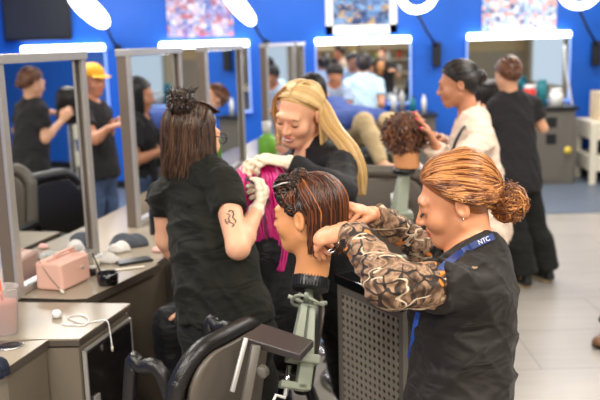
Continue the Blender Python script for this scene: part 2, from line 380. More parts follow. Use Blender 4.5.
# ------------------------------------------------------------------ row of mirror stations on the left
ROW0 = np.array([-1.07, 3.04]); ROWA = math.atan2(.191, .982); ROWD = np.array([math.sin(ROWA), math.cos(ROWA)]); ROWN = np.array([math.cos(ROWA), -math.sin(ROWA)])
def row(t, off=0, z=0): q = ROW0+ROWD*t+ROWN*off; return np.array([q[0], q[1], z])
CT = .88
def station_mirror(t0, t1, label, ztop=1.76, post=.075, rot=0):
    c = row((t0+t1)/2); w = t1-t0
    t = thing('standing_mirror', label, 'mirror', (c[0], c[1], CT+.0015), -ROWA+PI/2-PI+rot, group='framed mirrors along the station row')
    # local x runs from the far end to the near end, local -y... the glass faces +y
    h = ztop-CT
    fr = MB()
    MB().box((0, 0, h/2+.01), (w-.06, .012, h-.06)).build('glass', M['mirror'], t)
    for s in (-1, 1):
        MB().box((s*(w/2-.0), -.01, h/2), (.034, .052, h)).build('post', M['bronze'], t, bevel=.003)
        MB().box((s*(w/2-.0), .022, h/2), (.04, .014, h+.01)).build('post_trim', M['silver'], t, bevel=.002)
    MB().box((0, 0, h), (w+.04, .08, .035)).build('top_rail', M['silver'], t, bevel=.003)
    MB().box((0, 0, .012), (w+.02, .05, .024)).build('bottom_rail', M['silver'], t, bevel=.003)
    return t
station_mirror(-.02, .62, 'nearest standing mirror, reflecting the pink handbag', rot=-.028)
station_mirror(1.16, 1.93, 'second standing mirror from the front, left of the dark haired woman')
station_mirror(2.46, 3.34, 'third standing mirror from the front, beside the glasses of the dark haired woman')
station_mirror(4.2, 5.3, 'fourth standing mirror, left of the blonde woman\'s head')
station_mirror(5.45, 5.9, 'farthest standing mirror of the row, just above the blonde hair')
# long worktop and its cabinets
def slab(pts, label, name='worktop'):
    t = thing(name, label, 'counter', (np.mean([p[0] for p in pts]), np.mean([p[1] for p in pts]), 0))
    o = loc_(t)
    P = [(p[0]-o[0], p[1]-o[1]) for p in pts]
    c = np.mean(P, axis=0)
    MB().prism(P, CT-.035, CT-.004).build('edge_band', M['edge'], t)
    MB().prism([tuple(c+(np.array(p)-c)*1.004) for p in P], CT-.0035, CT).build('top', M['laminate'], t, bevel=.001)
    MB().prism([tuple(c+(np.array(p)-c)*.95) for p in P], 0.0, CT-.036).build('body', M['lam_side'], t)
    return t
slab([row(-.02, -.28)[:2], row(-.02, .22)[:2], (-.80, 2.985), (-.606, 3.45), row(.47, .36)[:2]+0, row(1.0, .34)[:2], row(4.2, .34)[:2], row(6.0, .06)[:2], row(6.0, -.28)[:2]][::1], 'long speckled taupe worktop carrying the standing mirrors', 'station_worktop')
# near wing unit with drawer
# ------------------------------------------------------------------ implicit surfaces for people and soft things
def A_(*v): return np.array(v, float)
def nrm(v): v = np.array(v, float); return v/(np.linalg.norm(v)+1e-12)
def rc(p, a, b, ra, rb):
    a = np.array(a, float); ba = np.array(b, float)-a; pa = p-a
    h = np.clip(pa @ ba/(ba @ ba+1e-12), 0, 1)
    return np.linalg.norm(pa-h[:, None]*ba, axis=1)-(ra+(rb-ra)*h)
def rce(p, a, b, ra, rb, n, s):
    """round cone flattened along n: the size along n is r/s"""
    a = np.array(a, float); ba = np.array(b, float)-a; n = np.array(n, float)
    n = n-(n @ ba)*ba/(ba @ ba+1e-12); n /= np.linalg.norm(n)+1e-12
    pa = p-a; k = pa @ n; h = np.clip(pa @ ba/(ba @ ba+1e-12), 0, 1)
    q = pa-h[:, None]*ba; L1 = np.linalg.norm(q, axis=1); q2 = q+((s-1)*k)[:, None]*n
    L2 = np.linalg.norm(q2, axis=1); r = ra+(rb-ra)*h
    return (L2-r)*np.clip(L1/(L2+1e-9), .3, 1)
def ell(p, c, r, Rm=None):
    q = p-np.array(c, float)
    if Rm is not None: q = q @ Rm
    r = np.array(r, float); k0 = np.linalg.norm(q/r, axis=1); k1 = np.linalg.norm(q/(r*r), axis=1)+1e-9
    return k0*(k0-1)/k1
def smin(a, b, k):
    h = np.clip(k-np.abs(a-b), 0, None)/k; return np.minimum(a, b)-h*h*k*.25
def smax(a, b, k): return -smin(-a, -b, k)
def plane(p, c, n): return (p-np.array(c, float)) @ nrm(n)
def axes_from(lo, hi, h, fine=()):
    """spacing h, finer inside the listed (lo, hi, h) ranges"""
    out = []; x = lo
    while x < hi:
        out.append(x); st = h
        for a, b, fh in fine:
            if a-1e-9 <= x < b: st = min(st, fh)
            elif x < a < x+st: st = min(st, max(a-x, fh))
        x += st
    out.append(hi+1e-6); return np.array(out)
def sdf_mesh(fn, ax, blk=8):
    X, Y, Z = ax; nx, ny, nz = len(X), len(Y), len(Z)
    F_ = np.full((nx, ny, nz), 1.0, np.float32)
    def chunks(n): return [(i, min(i+blk, n)) for i in range(0, n, blk)]
    bx, by, bz = chunks(nx), chunks(ny), chunks(nz); cs = []; bs = []; rs = []
    for i0, i1 in bx:
        for j0, j1 in by:
            for k0, k1 in bz:
                a = A_(X[i0], Y[j0], Z[k0]); b = A_(X[min(i1, nx-1)], Y[min(j1, ny-1)], Z[min(k1, nz-1)])
                cs.append((a+b)/2); rs.append(np.linalg.norm(b-a)/2); bs.append((i0, i1, j0, j1, k0, k1))
    d = fn(np.array(cs)); act = np.abs(d) < np.array(rs)*1.5+.012
    pts = []; idx = []
    for t, b in enumerate(bs):
        i0, i1, j0, j1, k0, k1 = b
        if act[t]:
            g = np.meshgrid(X[i0:i1], Y[j0:j1], Z[k0:k1], indexing='ij'); pts.append(np.stack([q.ravel() for q in g], 1)); idx.append(b)
        else: F_[i0:i1, j0:j1, k0:k1] = d[t]
    if not pts: return np.zeros((0, 3)), np.zeros((0, 4), int)
    P = np.concatenate(pts); V = np.concatenate([fn(P[i:i+200000]) for i in range(0, len(P), 200000)]); o = 0
    for b in idx:
        i0, i1, j0, j1, k0, k1 = b; n = (i1-i0)*(j1-j0)*(k1-k0); F_[i0:i1, j0:j1, k0:k1] = V[o:o+n].reshape(i1-i0, j1-j0, k1-k0); o += n
    for s in (0, -1): F_[s], F_[:, s], F_[:, :, s] = np.maximum(F_[s], 1e-4), np.maximum(F_[:, s], 1e-4), np.maximum(F_[:, :, s], 1e-4)
    S = F_ < 0
    cnt = sum(S[a:nx-1+a, b:ny-1+b, c:nz-1+c].astype(np.int8) for a in (0, 1) for b in (0, 1) for c in (0, 1))
    cells = np.argwhere((cnt > 0) & (cnt < 8)); ID = np.full((nx-1, ny-1, nz-1), -1, np.int32); ID[tuple(cells.T)] = np.arange(len(cells))
    acc = np.zeros((len(cells), 3)); num = np.zeros(len(cells)); i, j, k = cells.T
    for (a, b) in (((0,0,0),(1,0,0)), ((0,1,0),(1,1,0)), ((0,0,1),(1,0,1)), ((0,1,1),(1,1,1)), ((0,0,0),(0,1,0)), ((1,0,0),(1,1,0)), ((0,0,1),(0,1,1)), ((1,0,1),(1,1,1)), ((0,0,0),(0,0,1)), ((1,0,0),(1,0,1)), ((0,1,0),(0,1,1)), ((1,1,0),(1,1,1))):
        fa = F_[i+a[0], j+a[1], k+a[2]]; fb = F_[i+b[0], j+b[1], k+b[2]]; c = (fa < 0) != (fb < 0)
        t = np.where(c, fa/(fa-fb+1e-12), 0)
        pa = np.stack([X[i+a[0]], Y[j+a[1]], Z[k+a[2]]], 1); pb = np.stack([X[i+b[0]], Y[j+b[1]], Z[k+b[2]]], 1)
        acc += np.where(c[:, None], pa+(pb-pa)*t[:, None], 0); num += c
    Vt = acc/np.maximum(num, 1)[:, None]; fs = []
    def quads(ch, f, flip):
        q = np.stack(f, 1); q = q[(q >= 0).all(1)]; return q
    for axis in range(3):
        sl = [slice(1, -1)]*3
        A = S; n_ = [nx, ny, nz]
        if axis == 0: ed = A[:-1, 1:-1, 1:-1] != A[1:, 1:-1, 1:-1]; E = np.argwhere(ed)+[0, 1, 1]; o1, o2 = (0, 1, 0), (0, 0, 1)
        elif axis == 1: ed = A[1:-1, :-1, 1:-1] != A[1:-1, 1:, 1:-1]; E = np.argwhere(ed)+[1, 0, 1]; o1, o2 = (0, 0, 1), (1, 0, 0)
        else: ed = A[1:-1, 1:-1, :-1] != A[1:-1, 1:-1, 1:]; E = np.argwhere(ed)+[1, 1, 0]; o1, o2 = (1, 0, 0), (0, 1, 0)
        if not len(E): continue
        o1 = np.array(o1); o2 = np.array(o2)
        q = np.stack([ID[tuple((E-o).T)] for o in (o1+o2, o2, 0*o1, o1)], 1)
        ins = S[tuple(E.T)]; q[~ins] = q[~ins][:, ::-1]; fs.append(q[(q >= 0).all(1)])
    return Vt, np.concatenate(fs)
def mesh_np(name, V, Fq, mats, parent, fmat=None, smooth=True, off=None):
    me = bpy.data.meshes.new(name); 
    if off is not None: V = V-off
    me.vertices.add(len(V)); me.vertices.foreach_set('co', V.astype(np.float32).ravel())
    n = len(Fq); me.loops.add(n*4); me.loops.foreach_set('vertex_index', Fq.astype(np.int32).ravel())
    me.polygons.add(n); me.polygons.foreach_set('loop_start', np.arange(n, dtype=np.int32)*4)
    if not isinstance(mats, (list, tuple)): mats = [mats]
    for q in mats: me.materials.append(q)
    me.update(calc_edges=True); me.validate()
    if fmat is not None and len(me.polygons) == n: me.polygons.foreach_set('material_index', fmat.astype(np.int32))
    me.polygons.foreach_set('use_smooth', [smooth]*len(me.polygons)); me.update()
    o = bpy.data.objects.new(name, me); link(o, parent); return o
def sdf_obj(name, fn, lo, hi, h, mats, parent, fine=((), (), ()), matfn=None):
    """mesh of fn < 0 (world coordinates) as a child of the root empty (no rotation)"""
    ax = [axes_from(lo[i], hi[i], h, fine[i]) for i in range(3)]
    V, Fq = sdf_mesh(fn, ax)
    fm = matfn(V[Fq].mean(1)) if matfn else None
    return mesh_np(name, V, Fq, mats, parent, fm, off=loc_(parent) if parent is not None else None)

# ---- head -----------------------------------------------------------
class Head:
    def __init__(s, c, f, u, k=1.0, fem=True):
        s.c = np.array(c, float); s.f = nrm(f); u = np.array(u, float); s.u = nrm(u-(u @ s.f)*s.f); s.r = np.cross(s.f, s.u); s.k = k; s.fem = fem
        s.M = np.array([s.r, s.f, s.u]).T   # columns: right, forward, up
    def loc(s, p): return (p-s.c) @ s.M/s.k
    def w(s, x, y, z): return s.c+s.M @ (np.array([x, y, z])*s.k)
    def sdf(s, p, face=True):
        q = s.loc(p); k = s.k
        d = ell(q, (0, -.018, .032), (.0735, .094, .082))
        d = smin(d, ell(q, (0, .030, -.035), (.056, .062, .078)), .03)
        d = smin(d, rc(q, (0, .066, -.096), (0, .058, -.088), .017, .02), .03)
        for t in (-1, 1):
            d = smin(d, rc(q, (t*.05, .0, -.055), (t*.018, .06, -.092), .016, .014), .03)
            d = smin(d, ell(q, (t*.038, .058, -.032), (.026, .026, .026)), .025)
        if face:
            for t in (-1, 1):
                d = smax(d, -ell(q, (t*.033, .102, .002), (.02, .016, .013)), .02)
                d = smin(d, ell(q, (t*.032, .077, .000), (.0155, .0135, .0125)), .004)
            d = smin(d, ell(q, (0, .078, .022), (.05, .016, .012)), .02)
            d = smin(d, rc(q, (0, .088, .004), (0, .107, -.032), .006, .0085), .012)
            d = smin(d, ell(q, (0, .098, -.036), (.0155, .012, .008)), .008)
            for t in (-1, 1): d = smax(d, -ell(q, (t*.007, .103, -.045), (.004, .005, .004)), .003)
            d = smin(d, ell(q, (0, .084, -.060), (.024, .013, .0075)), .008)
            d = smin(d, ell(q, (0, .082, -.072), (.021, .013, .008)), .008)
            d = smax(d, -ell(q, (0, .099, -.0655), (.024, .008, .0018)), .004)
        for t in (-1, 1):
            e = ell(q, (t*.080, -.012, -.006), (.0105, .018, .0315)); e = smax(e, -ell(q, (t*.092, -.008, -.001), (.010, .0115, .021)), .003)
            d = smin(d, e, .006)
        return d*k
    def is_lips(s, c):
        q = s.loc(c); return (q[:, 1] > .078) & (((q[:, 0]/.023)**2+((q[:, 2]+.066)/.0135)**2) < 1)
    def scalp(s, d, inf=0.0):
        """point on the skull in the head-local unit direction d (from (0,-.01,.03))"""
        r = A_(.0735, .094, .082)+inf; d = nrm(d); t = 1/np.linalg.norm(d/r); return s.w(*(A_(0, -.018, .032)+d*t))
def face_parts(H, root, eyes='down', brow=None, lash=True):
    o = loc_(root)
    for t in (-1, 1):
        mb = MB()
        if eyes == 'down':
            mb.tube([H.w(t*(.032+x), .089-abs(x)*.28+.0015, -.0055-.004*math.cos(x/.016*PI/2)+.001)-o for x in np.linspace(-.015, .015, 9)], [.0006, .0013, .0017, .0019, .002, .0019, .0017, .0014, .0006], 6)
            mb.build('eyelashes', M['lash'], root)
        else:
            e = MB(); e.lathe(H.w(t*.032, .083, 0)-o, [(.001, -.0085), (.006, -.006), (.0085, 0), (.006, .006), (.003, .0082), (.0008, .0086)], 12, axis=H.f)
            e.build('eye', M['lash'], root)
        MB().tube([H.w(t*(.033+x), .092-abs(x+t*0)*.35, .019+.004*math.cos(x/.02*PI/2))-o for x in np.linspace(-.018, .02, 7)], [.001, .0022, .0026, .0026, .0022, .0016, .0006], 6).build('eyebrow', brow or M['brow'], root)

# ---- hands ----------------------------------------------------------
def hand_prims(w, d, pn, side, curl=(.35, .4, .45, .5), spread=.25, thumb=(.6, .35), k=1.0, scale=1.0):
    """w wrist, d finger direction, pn where the palm faces, side +1: thumb along cross(d, pn)"""
    d = nrm(d); pn = np.array(pn, float); pn = nrm(pn-(pn @ d)*d); l = np.cross(d, pn)*side; S = scale
    P = [('e', w, w+d*.045*S, .026*S, .034*S, pn, 2.0), ('e', w+d*.045*S, w+d*.082*S, .034*S, .037*S, pn, 2.5)]
    for i, (off, L, base) in enumerate(((.030, .95, .083), (.010, 1.05, .088), (-.010, .98, .085), (-.029, .8, .078))):
        b = w+d*base*S+l*off*S; a = 0; q = b; dirn = nrm(d+l*off/.03*spread*.35); r = .0088*S*(1 if i < 3 else .88)
        for seg, ln in enumerate((.043, .026, .021)):
            a += curl[i]*(1.15, 1.4, .9)[seg]
            dd = dirn*math.cos(a)+pn*math.sin(a); e = q+dd*ln*L*S; P.append(('c', q, e, r, r*.92)); q = e; r *= .92
    b = w+d*.022*S+l*.024*S; t1 = nrm(d*.75+l*thumb[0]+pn*.35); e = b+t1*.042*S; t2 = nrm(d+l*(thumb[0]-.5)+pn*thumb[1]); g = e+t2*.03*S; t3 = nrm(d+l*(thumb[0]-.9)+pn*thumb[1]*1.4)
    P += [('c', b, e, .015*S, .0115*S), ('c', e, g, .0112*S, .0098*S), ('c', g, g+t3*.022*S, .0098*S, .0085*S)]
    return P
def prims_sdf(p, P, inf=0, k=.008):
    d = None
    for q in P:
        e = rc(p, q[1], q[2], q[3]+inf, q[4]+inf) if q[0] == 'c' else rce(p, q[1], q[2], q[3]+inf, q[4]+inf, q[5], q[6])
        d = e if d is None else (smin(d, e, k) if q[0] == 'e' else smin(d, e, min(k, .004)))
    return d
def prims_pts(P): return np.array([q[1] for q in P]+[q[2] for q in P])

# ---- whole figure ---------------------------------------------------
class Fig:
    def __init__(s, J, k=1.0, slim=1.0, bust=True, head=None, hands=None):
        s.J = {a: np.array(b, float) for a, b in J.items()}; J = s.J; s.k = k; s.slim = slim; s.bust = bust; s.head = head; s.hands = hands or {}
        s.lat = nrm(J['sR']-J['sL']); s.up = nrm(J['nk']-J['pv']); s.fw = nrm(np.cross(s.up, s.lat))
        lat = nrm(s.lat*1.0+np.array([0, 0, 0]))
        if 'plat' in J: lat = nrm(J['plat'])
        s.plat = lat; s.pfw = nrm(np.cross(A_(0, 0, 1), lat))
        for t, n in ((-1, 'L'), (1, 'R')):
            J.setdefault('h'+n, J['pv']+lat*t*.085*k-A_(0, 0, .03)*k)
            J.setdefault('a'+n, A_(*(J['pv']+lat*t*.11*k)[:2], .085))
            J.setdefault('k'+n, (J['h'+n]+J['a'+n])/2+s.pfw*.02)
            J.setdefault('t'+n, J['a'+n]*A_(1, 1, 0)+s.pfw*.16*k+A_(0, 0, .035))
    def torso(s, p, i=0.0, shoulders=True):
        J = s.J; k = s.k*s.slim; tl = np.linalg.norm(J['nk']-J['pv']); up = s.up; pv = J['pv']; nk = J['nk']
        d = rce(p, pv-up*.02, pv+up*.05, .165*k+i, .150*k+i, s.pfw, 1.38)
        d = smin(d, rce(p, pv+up*.05, pv+up*tl*.42, .135*k+i, .122*k+i, s.fw, 1.35), .07)
        d = smin(d, rce(p, pv+up*tl*.42, pv+up*tl*.74, .128*k+i, .145*k+i, s.fw, 1.38), .07)
        if shoulders:
            for q in ('sL', 'sR'):
                d = smin(d, rc(p, nk-up*.045, J[q], .052*s.k+i, .050*s.k+i), .06)
                d = smin(d, rc(p, nk+up*.01-s.fw*.02, J[q]*.6+nk*.4, .035*s.k+i, .04*s.k+i), .05)
            d = smin(d, rce(p, pv+up*tl*.74, nk-up*.06, .135*k+i, .10*k+i, s.fw, 1.6), .05)
        if s.bust:
            for t in (-1, 1): d = smin(d, ell(p, pv+up*tl*.66+s.fw*.075*k+s.lat*t*.062*k, (.062*k+i,)*3), .05)
        return d
    def arm(s, p, n, i=0.0, upto=2.0, flare=0.0):
        J = s.J; k = s.k; S_, E, Wr = J['s'+n], J['e'+n], J['w'+n]
        if upto <= 1: return rc(p, S_, S_+(E-S_)*upto, .050*k+i, (.042*k+i+flare))
        d = smin(rc(p, S_, E, .047*k+i, .036*k+i), rc(p, E, E+(Wr-E)*.3, .037*k+i, .037*k+i), .02)
        if upto >= 2: e = Wr; r = .0245*k
        else: e = E+(Wr-E)*(upto-1); r = .037*k-(upto-1)*.0125*k
        return smin(d, rc(p, E+(Wr-E)*.3, e, .037*k+i, r+i+flare), .02)
    def leg(s, p, n, i=0.0, flare=0.0):
        J = s.J; k = s.k*s.slim
        d = rc(p, J['h'+n], J['k'+n], .088*k+i, .056*k+i+flare*.3)
        e = rc(p, J['k'+n], J['k'+n]+(J['a'+n]-J['k'+n])*.35-s.pfw*.012, .054*k+i, .054*k+i+flare*.5)
        d = smin(d, e, .04)
        return smin(d, rc(p, J['k'+n]+(J['a'+n]-J['k'+n])*.35-s.pfw*.012, J['a'+n], .054*k+i+flare*.5, .036*k+i+flare), .03)
    def neck(s, p, i=0.0):
        H = s.head; return rc(p, s.J['nk']-s.up*.03, H.w(0, -.03, -.035), .058*s.k+i, .050*s.k+i) if H else np.full(len(p), 9.)
    def body(s, p):
        d = s.torso(p)
        for n in 'LR':
            d = smin(d, s.arm(p, n), .03); d = smin(d, s.leg(p, n), .04)
            J = s.J; heel = J['a'+n]*A_(1, 1, 0)+A_(0, 0, .035)-nrm((J['t'+n]-J['a'+n])*A_(1, 1, 0))*.03
            d = smin(d, rc(p, heel, J['t'+n], .03, .026), .03)
            if n in s.hands: d = smin(d, prims_sdf(p, s.hands[n]), .012)
        d = smin(d, s.neck(p), .03)
        if s.head: d = smin(d, s.head.sdf(p), .018)
        return d
    def bounds(s, keys, pad):
        P = np.array([s.J[k] for k in keys]); return P.min(0)-pad, P.max(0)+pad
    def make_body(s, root, skin, lips=None, h=.012, hh=.0036, hf=.0036):
        pts = [v for k, v in s.J.items() if k != 'plat']
        fine = [[], [], []]; 
        if s.head:
            pts.append(s.head.w(0, 0, .14)); pts.append(s.head.w(0, .12, 0))
            for i in range(3): fine[i].append((s.head.c[i]-.135*s.k, s.head.c[i]+.135*s.k, hf))
        for n, P in s.hands.items():
            q = prims_pts(P); pts += list(q)
            for i in range(3): fine[i].append((q[:, i].min()-.02, q[:, i].max()+.02, hh))
        pts = np.array(pts); lo = pts.min(0)-.13; hi = pts.max(0)+.13; lo[2] = max(lo[2], .004)
        return sdf_obj('body', s.body, lo, hi, h, [skin, lips or M['lips_soft']], root, fine, (lambda c: s.head.is_lips(c)) if s.head else None)
    def make_top(s, root, m_, name='shirt', hem=-.12, sleeve=.55, inf=.014, neck_r=.068, neck_low=.03, h=.008, folds=.0035, flare=.014, loose=0.0, extra=None, vee=0.0, shoulder_mats=None):
        J = s.J; pv = J['pv']; up = s.up
        def fold(p):
            q = (p-pv); a = q @ s.lat; b = q @ s.fw; c = q @ up
            w1 = np.sin(7*c+5*a+2*np.sin(6*b+3*a)); r1 = 1-np.abs(np.sin(13*c+9*a*np.tanh(a*12)+6*b+2.2*w1)); r2 = 1-np.abs(np.sin(21*c-17*b+8*a+1.7*np.sin(8*a+4*c)))
            return folds*(.9*np.sin(38*c+14*a+7*np.sin(9*a+5*b))+.5*np.sin(61*a+20*c+3*np.sin(17*c)))-folds*(2.2*r1**3+1.5*r2**3)+folds*.8
        def fn(p):
            d = s.torso(p, inf)
            if loose: d = smin(d, rce(p, pv+up*hem*.6, pv+up*.30, .165*s.k*s.slim+inf+loose, .14*s.k*s.slim+inf+loose*.5, s.fw, 1.33), .05)
            c = plane(p, pv+up*hem, -A_(0, 0, 1)*.6-up*.4)
            d = smax(d, c, .006)
            for n in 'LR':
                ar = s.arm(p, n, inf, sleeve, flare)
                if sleeve <= 1.0:
                    v = J['e'+n]-J['s'+n]; ar = smax(ar, plane(p, J['s'+n]+v*sleeve, v), .004)
                else:
                    v = J['w'+n]-J['e'+n]; ar = smax(ar, plane(p, J['e'+n]+v*(sleeve-1 if sleeve < 2 else .98), v), .004)
                d = smin(d, ar, .022)
            d = d+fold(p)
            if s.head: d = smax(d, -rc(p, J['nk']-up*neck_low+s.fw*.012, J['nk']+up*.25+s.fw*.05, neck_r, neck_r+.02), .006)
            if vee: d = smax(d, -rc(p, J['nk']+s.fw*.07, J['nk']-up*vee+s.fw*.14, .04, .012), .006)
            if extra: d = extra(p, d)
            return d
        keys = ['sL', 'sR', 'eL', 'eR', 'nk', 'pv'] + (['wL', 'wR'] if sleeve > 1 else [])
        lo, hi = s.bounds(keys, .21)
        lo[2] = min(lo[2], pv[2]+hem-.1)
        s.topfn = fn
        return sdf_obj(name, fn, lo, hi, h, m_, root)
    def make_pants(s, root, m_, h=.011, flare=.02, inf=.01, top=.08, bottom=.07, folds=.003):
        J = s.J
        def fn(p):
            d = s.torso(p, inf-.004, False); d = smax(d, plane(p, J['pv']+s.up*top, s.up), .01)
            for n in 'LR':
                l = s.leg(p, n, inf, flare); v = J['a'+n]-J['k'+n]; l = smax(l, plane(p, J['a'+n]-nrm(v)*(bottom-.07), v), .005); d = smin(d, l, .03)
            return d+folds*(np.sin(30*p[:, 2]+18*p[:, 0])+np.sin(23*p[:, 1]-35*p[:, 2]+4*np.sin(9*p[:, 0])))
        lo, hi = s.bounds(['pv', 'hL', 'hR', 'kL', 'kR', 'aL', 'aR'], .19); lo[2] = max(lo[2], .03)
        return sdf_obj('trousers', fn, lo, hi, h, m_, root)
    def make_shoes(s, root, m_, sole=None, h=.009):
        for n in 'LR':
            J = s.J; f = nrm((J['t'+n]-J['a'+n])*A_(1, 1, 0)); heel = J['a'+n]*A_(1, 1, 0)+A_(0, 0, .04)-f*.035; toe = J['t'+n]*A_(1, 1, 0)+A_(0, 0, .035)
            l = nrm(np.cross(f, A_(0, 0, 1)))
            fn = lambda p: smax(smin(rce(p, heel, toe, .040, .046, A_(0, 0, 1), 1.15), rc(p, heel, heel+A_(0, 0, .035), .036, .034), .02), -(p[:, 2]-.022), .002)
            lo = np.minimum(heel, toe)-.07; hi = np.maximum(heel, toe)+.08
            o = sdf_obj('shoe', fn, lo, hi, h, m_, root)
            q = MB(); q.tube([heel*A_(1, 1, 0)+A_(0, 0, .0125)-f*.01-loc_(root), (heel+toe)/2*A_(1, 1, 0)+A_(0, 0, .0125)-loc_(root), toe*A_(1, 1, 0)+A_(0, 0, .0125)+f*.012-loc_(root)], [.04, .040, .046], 12, flat=.27)
            q.build('sole', sole or M['white'], o)

# ---- strands --------------------------------------------------------
def strands(name, paths, mats, parent, r=.0026, n=4, rnd=None, base=None, base_slot=0, thin=()):
    """many tapered tubes in one mesh; paths: list of (k, 3) arrays in world coordinates"""
    rnd = rnd or random.Random(5); o = loc_(parent); Vs = []; Fs = []; Ms = []; k0 = 0
    for pi, P in enumerate(list(paths)+list(thin)):
        P = np.asarray(P)-o; m_ = len(P); T = np.gradient(P, axis=0); T /= np.linalg.norm(T, axis=1)[:, None]+1e-9
        ref = A_(.3, .5, .8); U = np.cross(T, ref); U /= np.linalg.norm(U, axis=1)[:, None]+1e-9; Wv = np.cross(T, U)
        rr = r*(1 if pi < len(paths) else .4)*rnd.uniform(.7, 1.35)*np.sin(np.linspace(.35, PI-.18, m_))**.5
        for j in range(n):
            a = 2*PI*j/n; Vs.append(P+(U*math.cos(a)+Wv*math.sin(a))*rr[:, None])
        i = np.arange(m_-1)
        for j in range(n):
            j2 = (j+1) % n; Fs.append(np.stack([k0+j*m_+i, k0+j2*m_+i, k0+j2*m_+i+1, k0+j*m_+i+1], 1))
        q0 = P[0]*70; tone = math.sin(q0[0]*1.3+2*math.sin(q0[1]))+math.sin(q0[2]*1.7+q0[1])*.8+rnd.gauss(0, .75)
        Ms += [1 if tone > .75 else (2 if tone < -1.0 else 0)]*((m_-1)*n); k0 += m_*n
    V = np.concatenate(Vs); Fq = np.concatenate(Fs); Fm = np.array(Ms)
    if base is not None:
        Vb, Fb = base; Fq = np.concatenate([Fq, Fb+len(V)]); V = np.concatenate([V, Vb-o]); Fm = np.concatenate([Fm, np.full(len(Fb), base_slot)])
    return mesh_np(name, V, Fq, mats, parent, Fm)
def slerp(a, b, t):
    a = nrm(a); b = nrm(b); w = math.acos(max(-1, min(1, a @ b)))
    return a if w < 1e-4 else (a*math.sin((1-t)*w)+b*math.sin(t*w))/math.sin(w)
def cap_mesh(fn, c, rad, h):
    return sdf_mesh(fn, [axes_from(c[i]-rad, c[i]+rad, h) for i in range(3)])
# ------------------------------------------------------------------ hair makers
def catmull(P, n):
    P = np.array(P, float); P = np.vstack([2*P[0]-P[1], P, 2*P[-1]-P[-2]]); out = []
    segs = len(P)-3
    for u in np.linspace(0, segs-1e-6, n):
        i = int(u); t = u-i; a, b, c, d = P[i:i+4]
        out.append(.5*((2*b)+(c-a)*t+(2*a-5*b+4*c-d)*t*t+(3*b-a-3*c+d)*t**3))
    return np.array(out)
def bundle(ctrl, spread, n, rnd, steps=18, wave=.004, freq=9, u=(1, 0, 0), v=(0, .5, .85), depth=.6, ends=.12):
    """n strands following the control points inside a tube of the given radii"""
    u = nrm(u); v = nrm(v); w3 = np.cross(u, v); C = catmull(ctrl, steps); S = np.interp(np.linspace(0, 1, steps), np.linspace(0, 1, len(spread)), spread); out = []
    for _ in range(n):
        a = rnd.uniform(0, 2*PI); r = math.sqrt(rnd.random()); x, y = r*math.cos(a), r*math.sin(a)*depth; ph = rnd.uniform(0, 6.28); am = wave*rnd.uniform(.3, 1)
        m_ = max(6, int(steps*(1-ends*rnd.random()))); t = np.linspace(0, 1, steps)[:m_, None]
        P = C[:m_]+S[:m_, None]*(x*u+y*w3)+am*np.sin(freq*t+ph)*u*t+am*np.cos(freq*t*.8+ph)*w3*t
        out.append(P)
    return out
def hair_region(H, inf, front=.006, slope=1.0, nape=True):
    def fn(p):
        q = H.loc(p); d = ell(q, (0, -.018, .032), (.0735+inf, .094+inf, .082+inf))
        if nape: d = smin(d, ell(q, (0, -.055, -.035), (.055+inf*.6, .04+inf*.6, .05)), .03)
        return smax(d, (slope*q[:, 1]-q[:, 2]+front)/math.hypot(1, slope), .006)*H.k
    return fn
HL = [(0, .84, .54), (.40, .82, .42), (.70, .68, .24), (.86, .46, .04), (.95, .24, -.16), (.97, .02, .0), (.93, -.30, -.30), (.72, -.60, -.66), (.38, -.70, -.86), (0, -.72, -.92)]
HLc = catmull([A_(*q) for q in HL], 60)
def hairline(a):
    """a in -1..1, 0 = forehead, +-1 = nape"""
    q = HLc[min(59, int(abs(a)*59.999))].copy(); q[0] *= (1 if a > 0 else -1); return nrm(q)
def pulled_back(H, to, n, rnd, inf=.012, wave=.003, freq=16, steps=16, jit=.03):
    out = []; to = nrm(to)
    for i in range(n):
        a = rnd.uniform(-1, 1); s = hairline(a); e = nrm(to+A_(rnd.gauss(0, jit*2), rnd.gauss(0, jit), rnd.gauss(0, jit*2))); ph = rnd.uniform(0, .5)+a*7; f0 = rnd.random()*.35 if rnd.random() < .5 else 0
        P = []
        for t in np.linspace(f0, 1, steps):
            d = slerp(s, e, t); P.append(H.scalp(d, inf*min(1, .62+t*1.6)+wave*math.sin(freq*t+ph)+rnd.uniform(-.0006, .0006)))
        out.append(np.array(P))
    return out
def falling(H, az, n, rnd, length, inf=.014, part=(0, .25, .97), flare=.15, wave=.004, freq=9, low=-.05, steps_top=8, steps_low=10, pull=None, lj=.15, tuck=0):
    """strands from a parting over the skull, then straight down"""
    out = []
    for _ in range(n):
        a = R(rnd.uniform(*az)); side = A_(math.sin(a), math.cos(a), low); st = nrm(A_(part[0]+.12*math.sin(a), part[1]+rnd.uniform(-.7, .25), part[2])); P = []
        ii = inf*rnd.uniform(.75, 1.1)
        for t in np.linspace(0, 1, steps_top): P.append(H.scalp(slerp(st, nrm(side), t), ii*min(1, .4+t*1.5)))
        e = P[-1]; outw = (e-H.c)*A_(1, 1, 0); outw = nrm(outw); L = length*(1-lj*rnd.random()); ph = rnd.uniform(0, 6)
        for t in np.linspace(0, 1, steps_low+1)[1:]:
            q = e-A_(0, 0, 1)*L*t+outw*flare*L*t*(1-.5*t)-outw*tuck*t*t+A_(math.sin(freq*t+ph), math.cos(freq*t+ph), 0)*wave*t
            if pull is not None: q = q+np.array(pull)*t*t
            P.append(q)
        out.append(np.array(P))
    return out
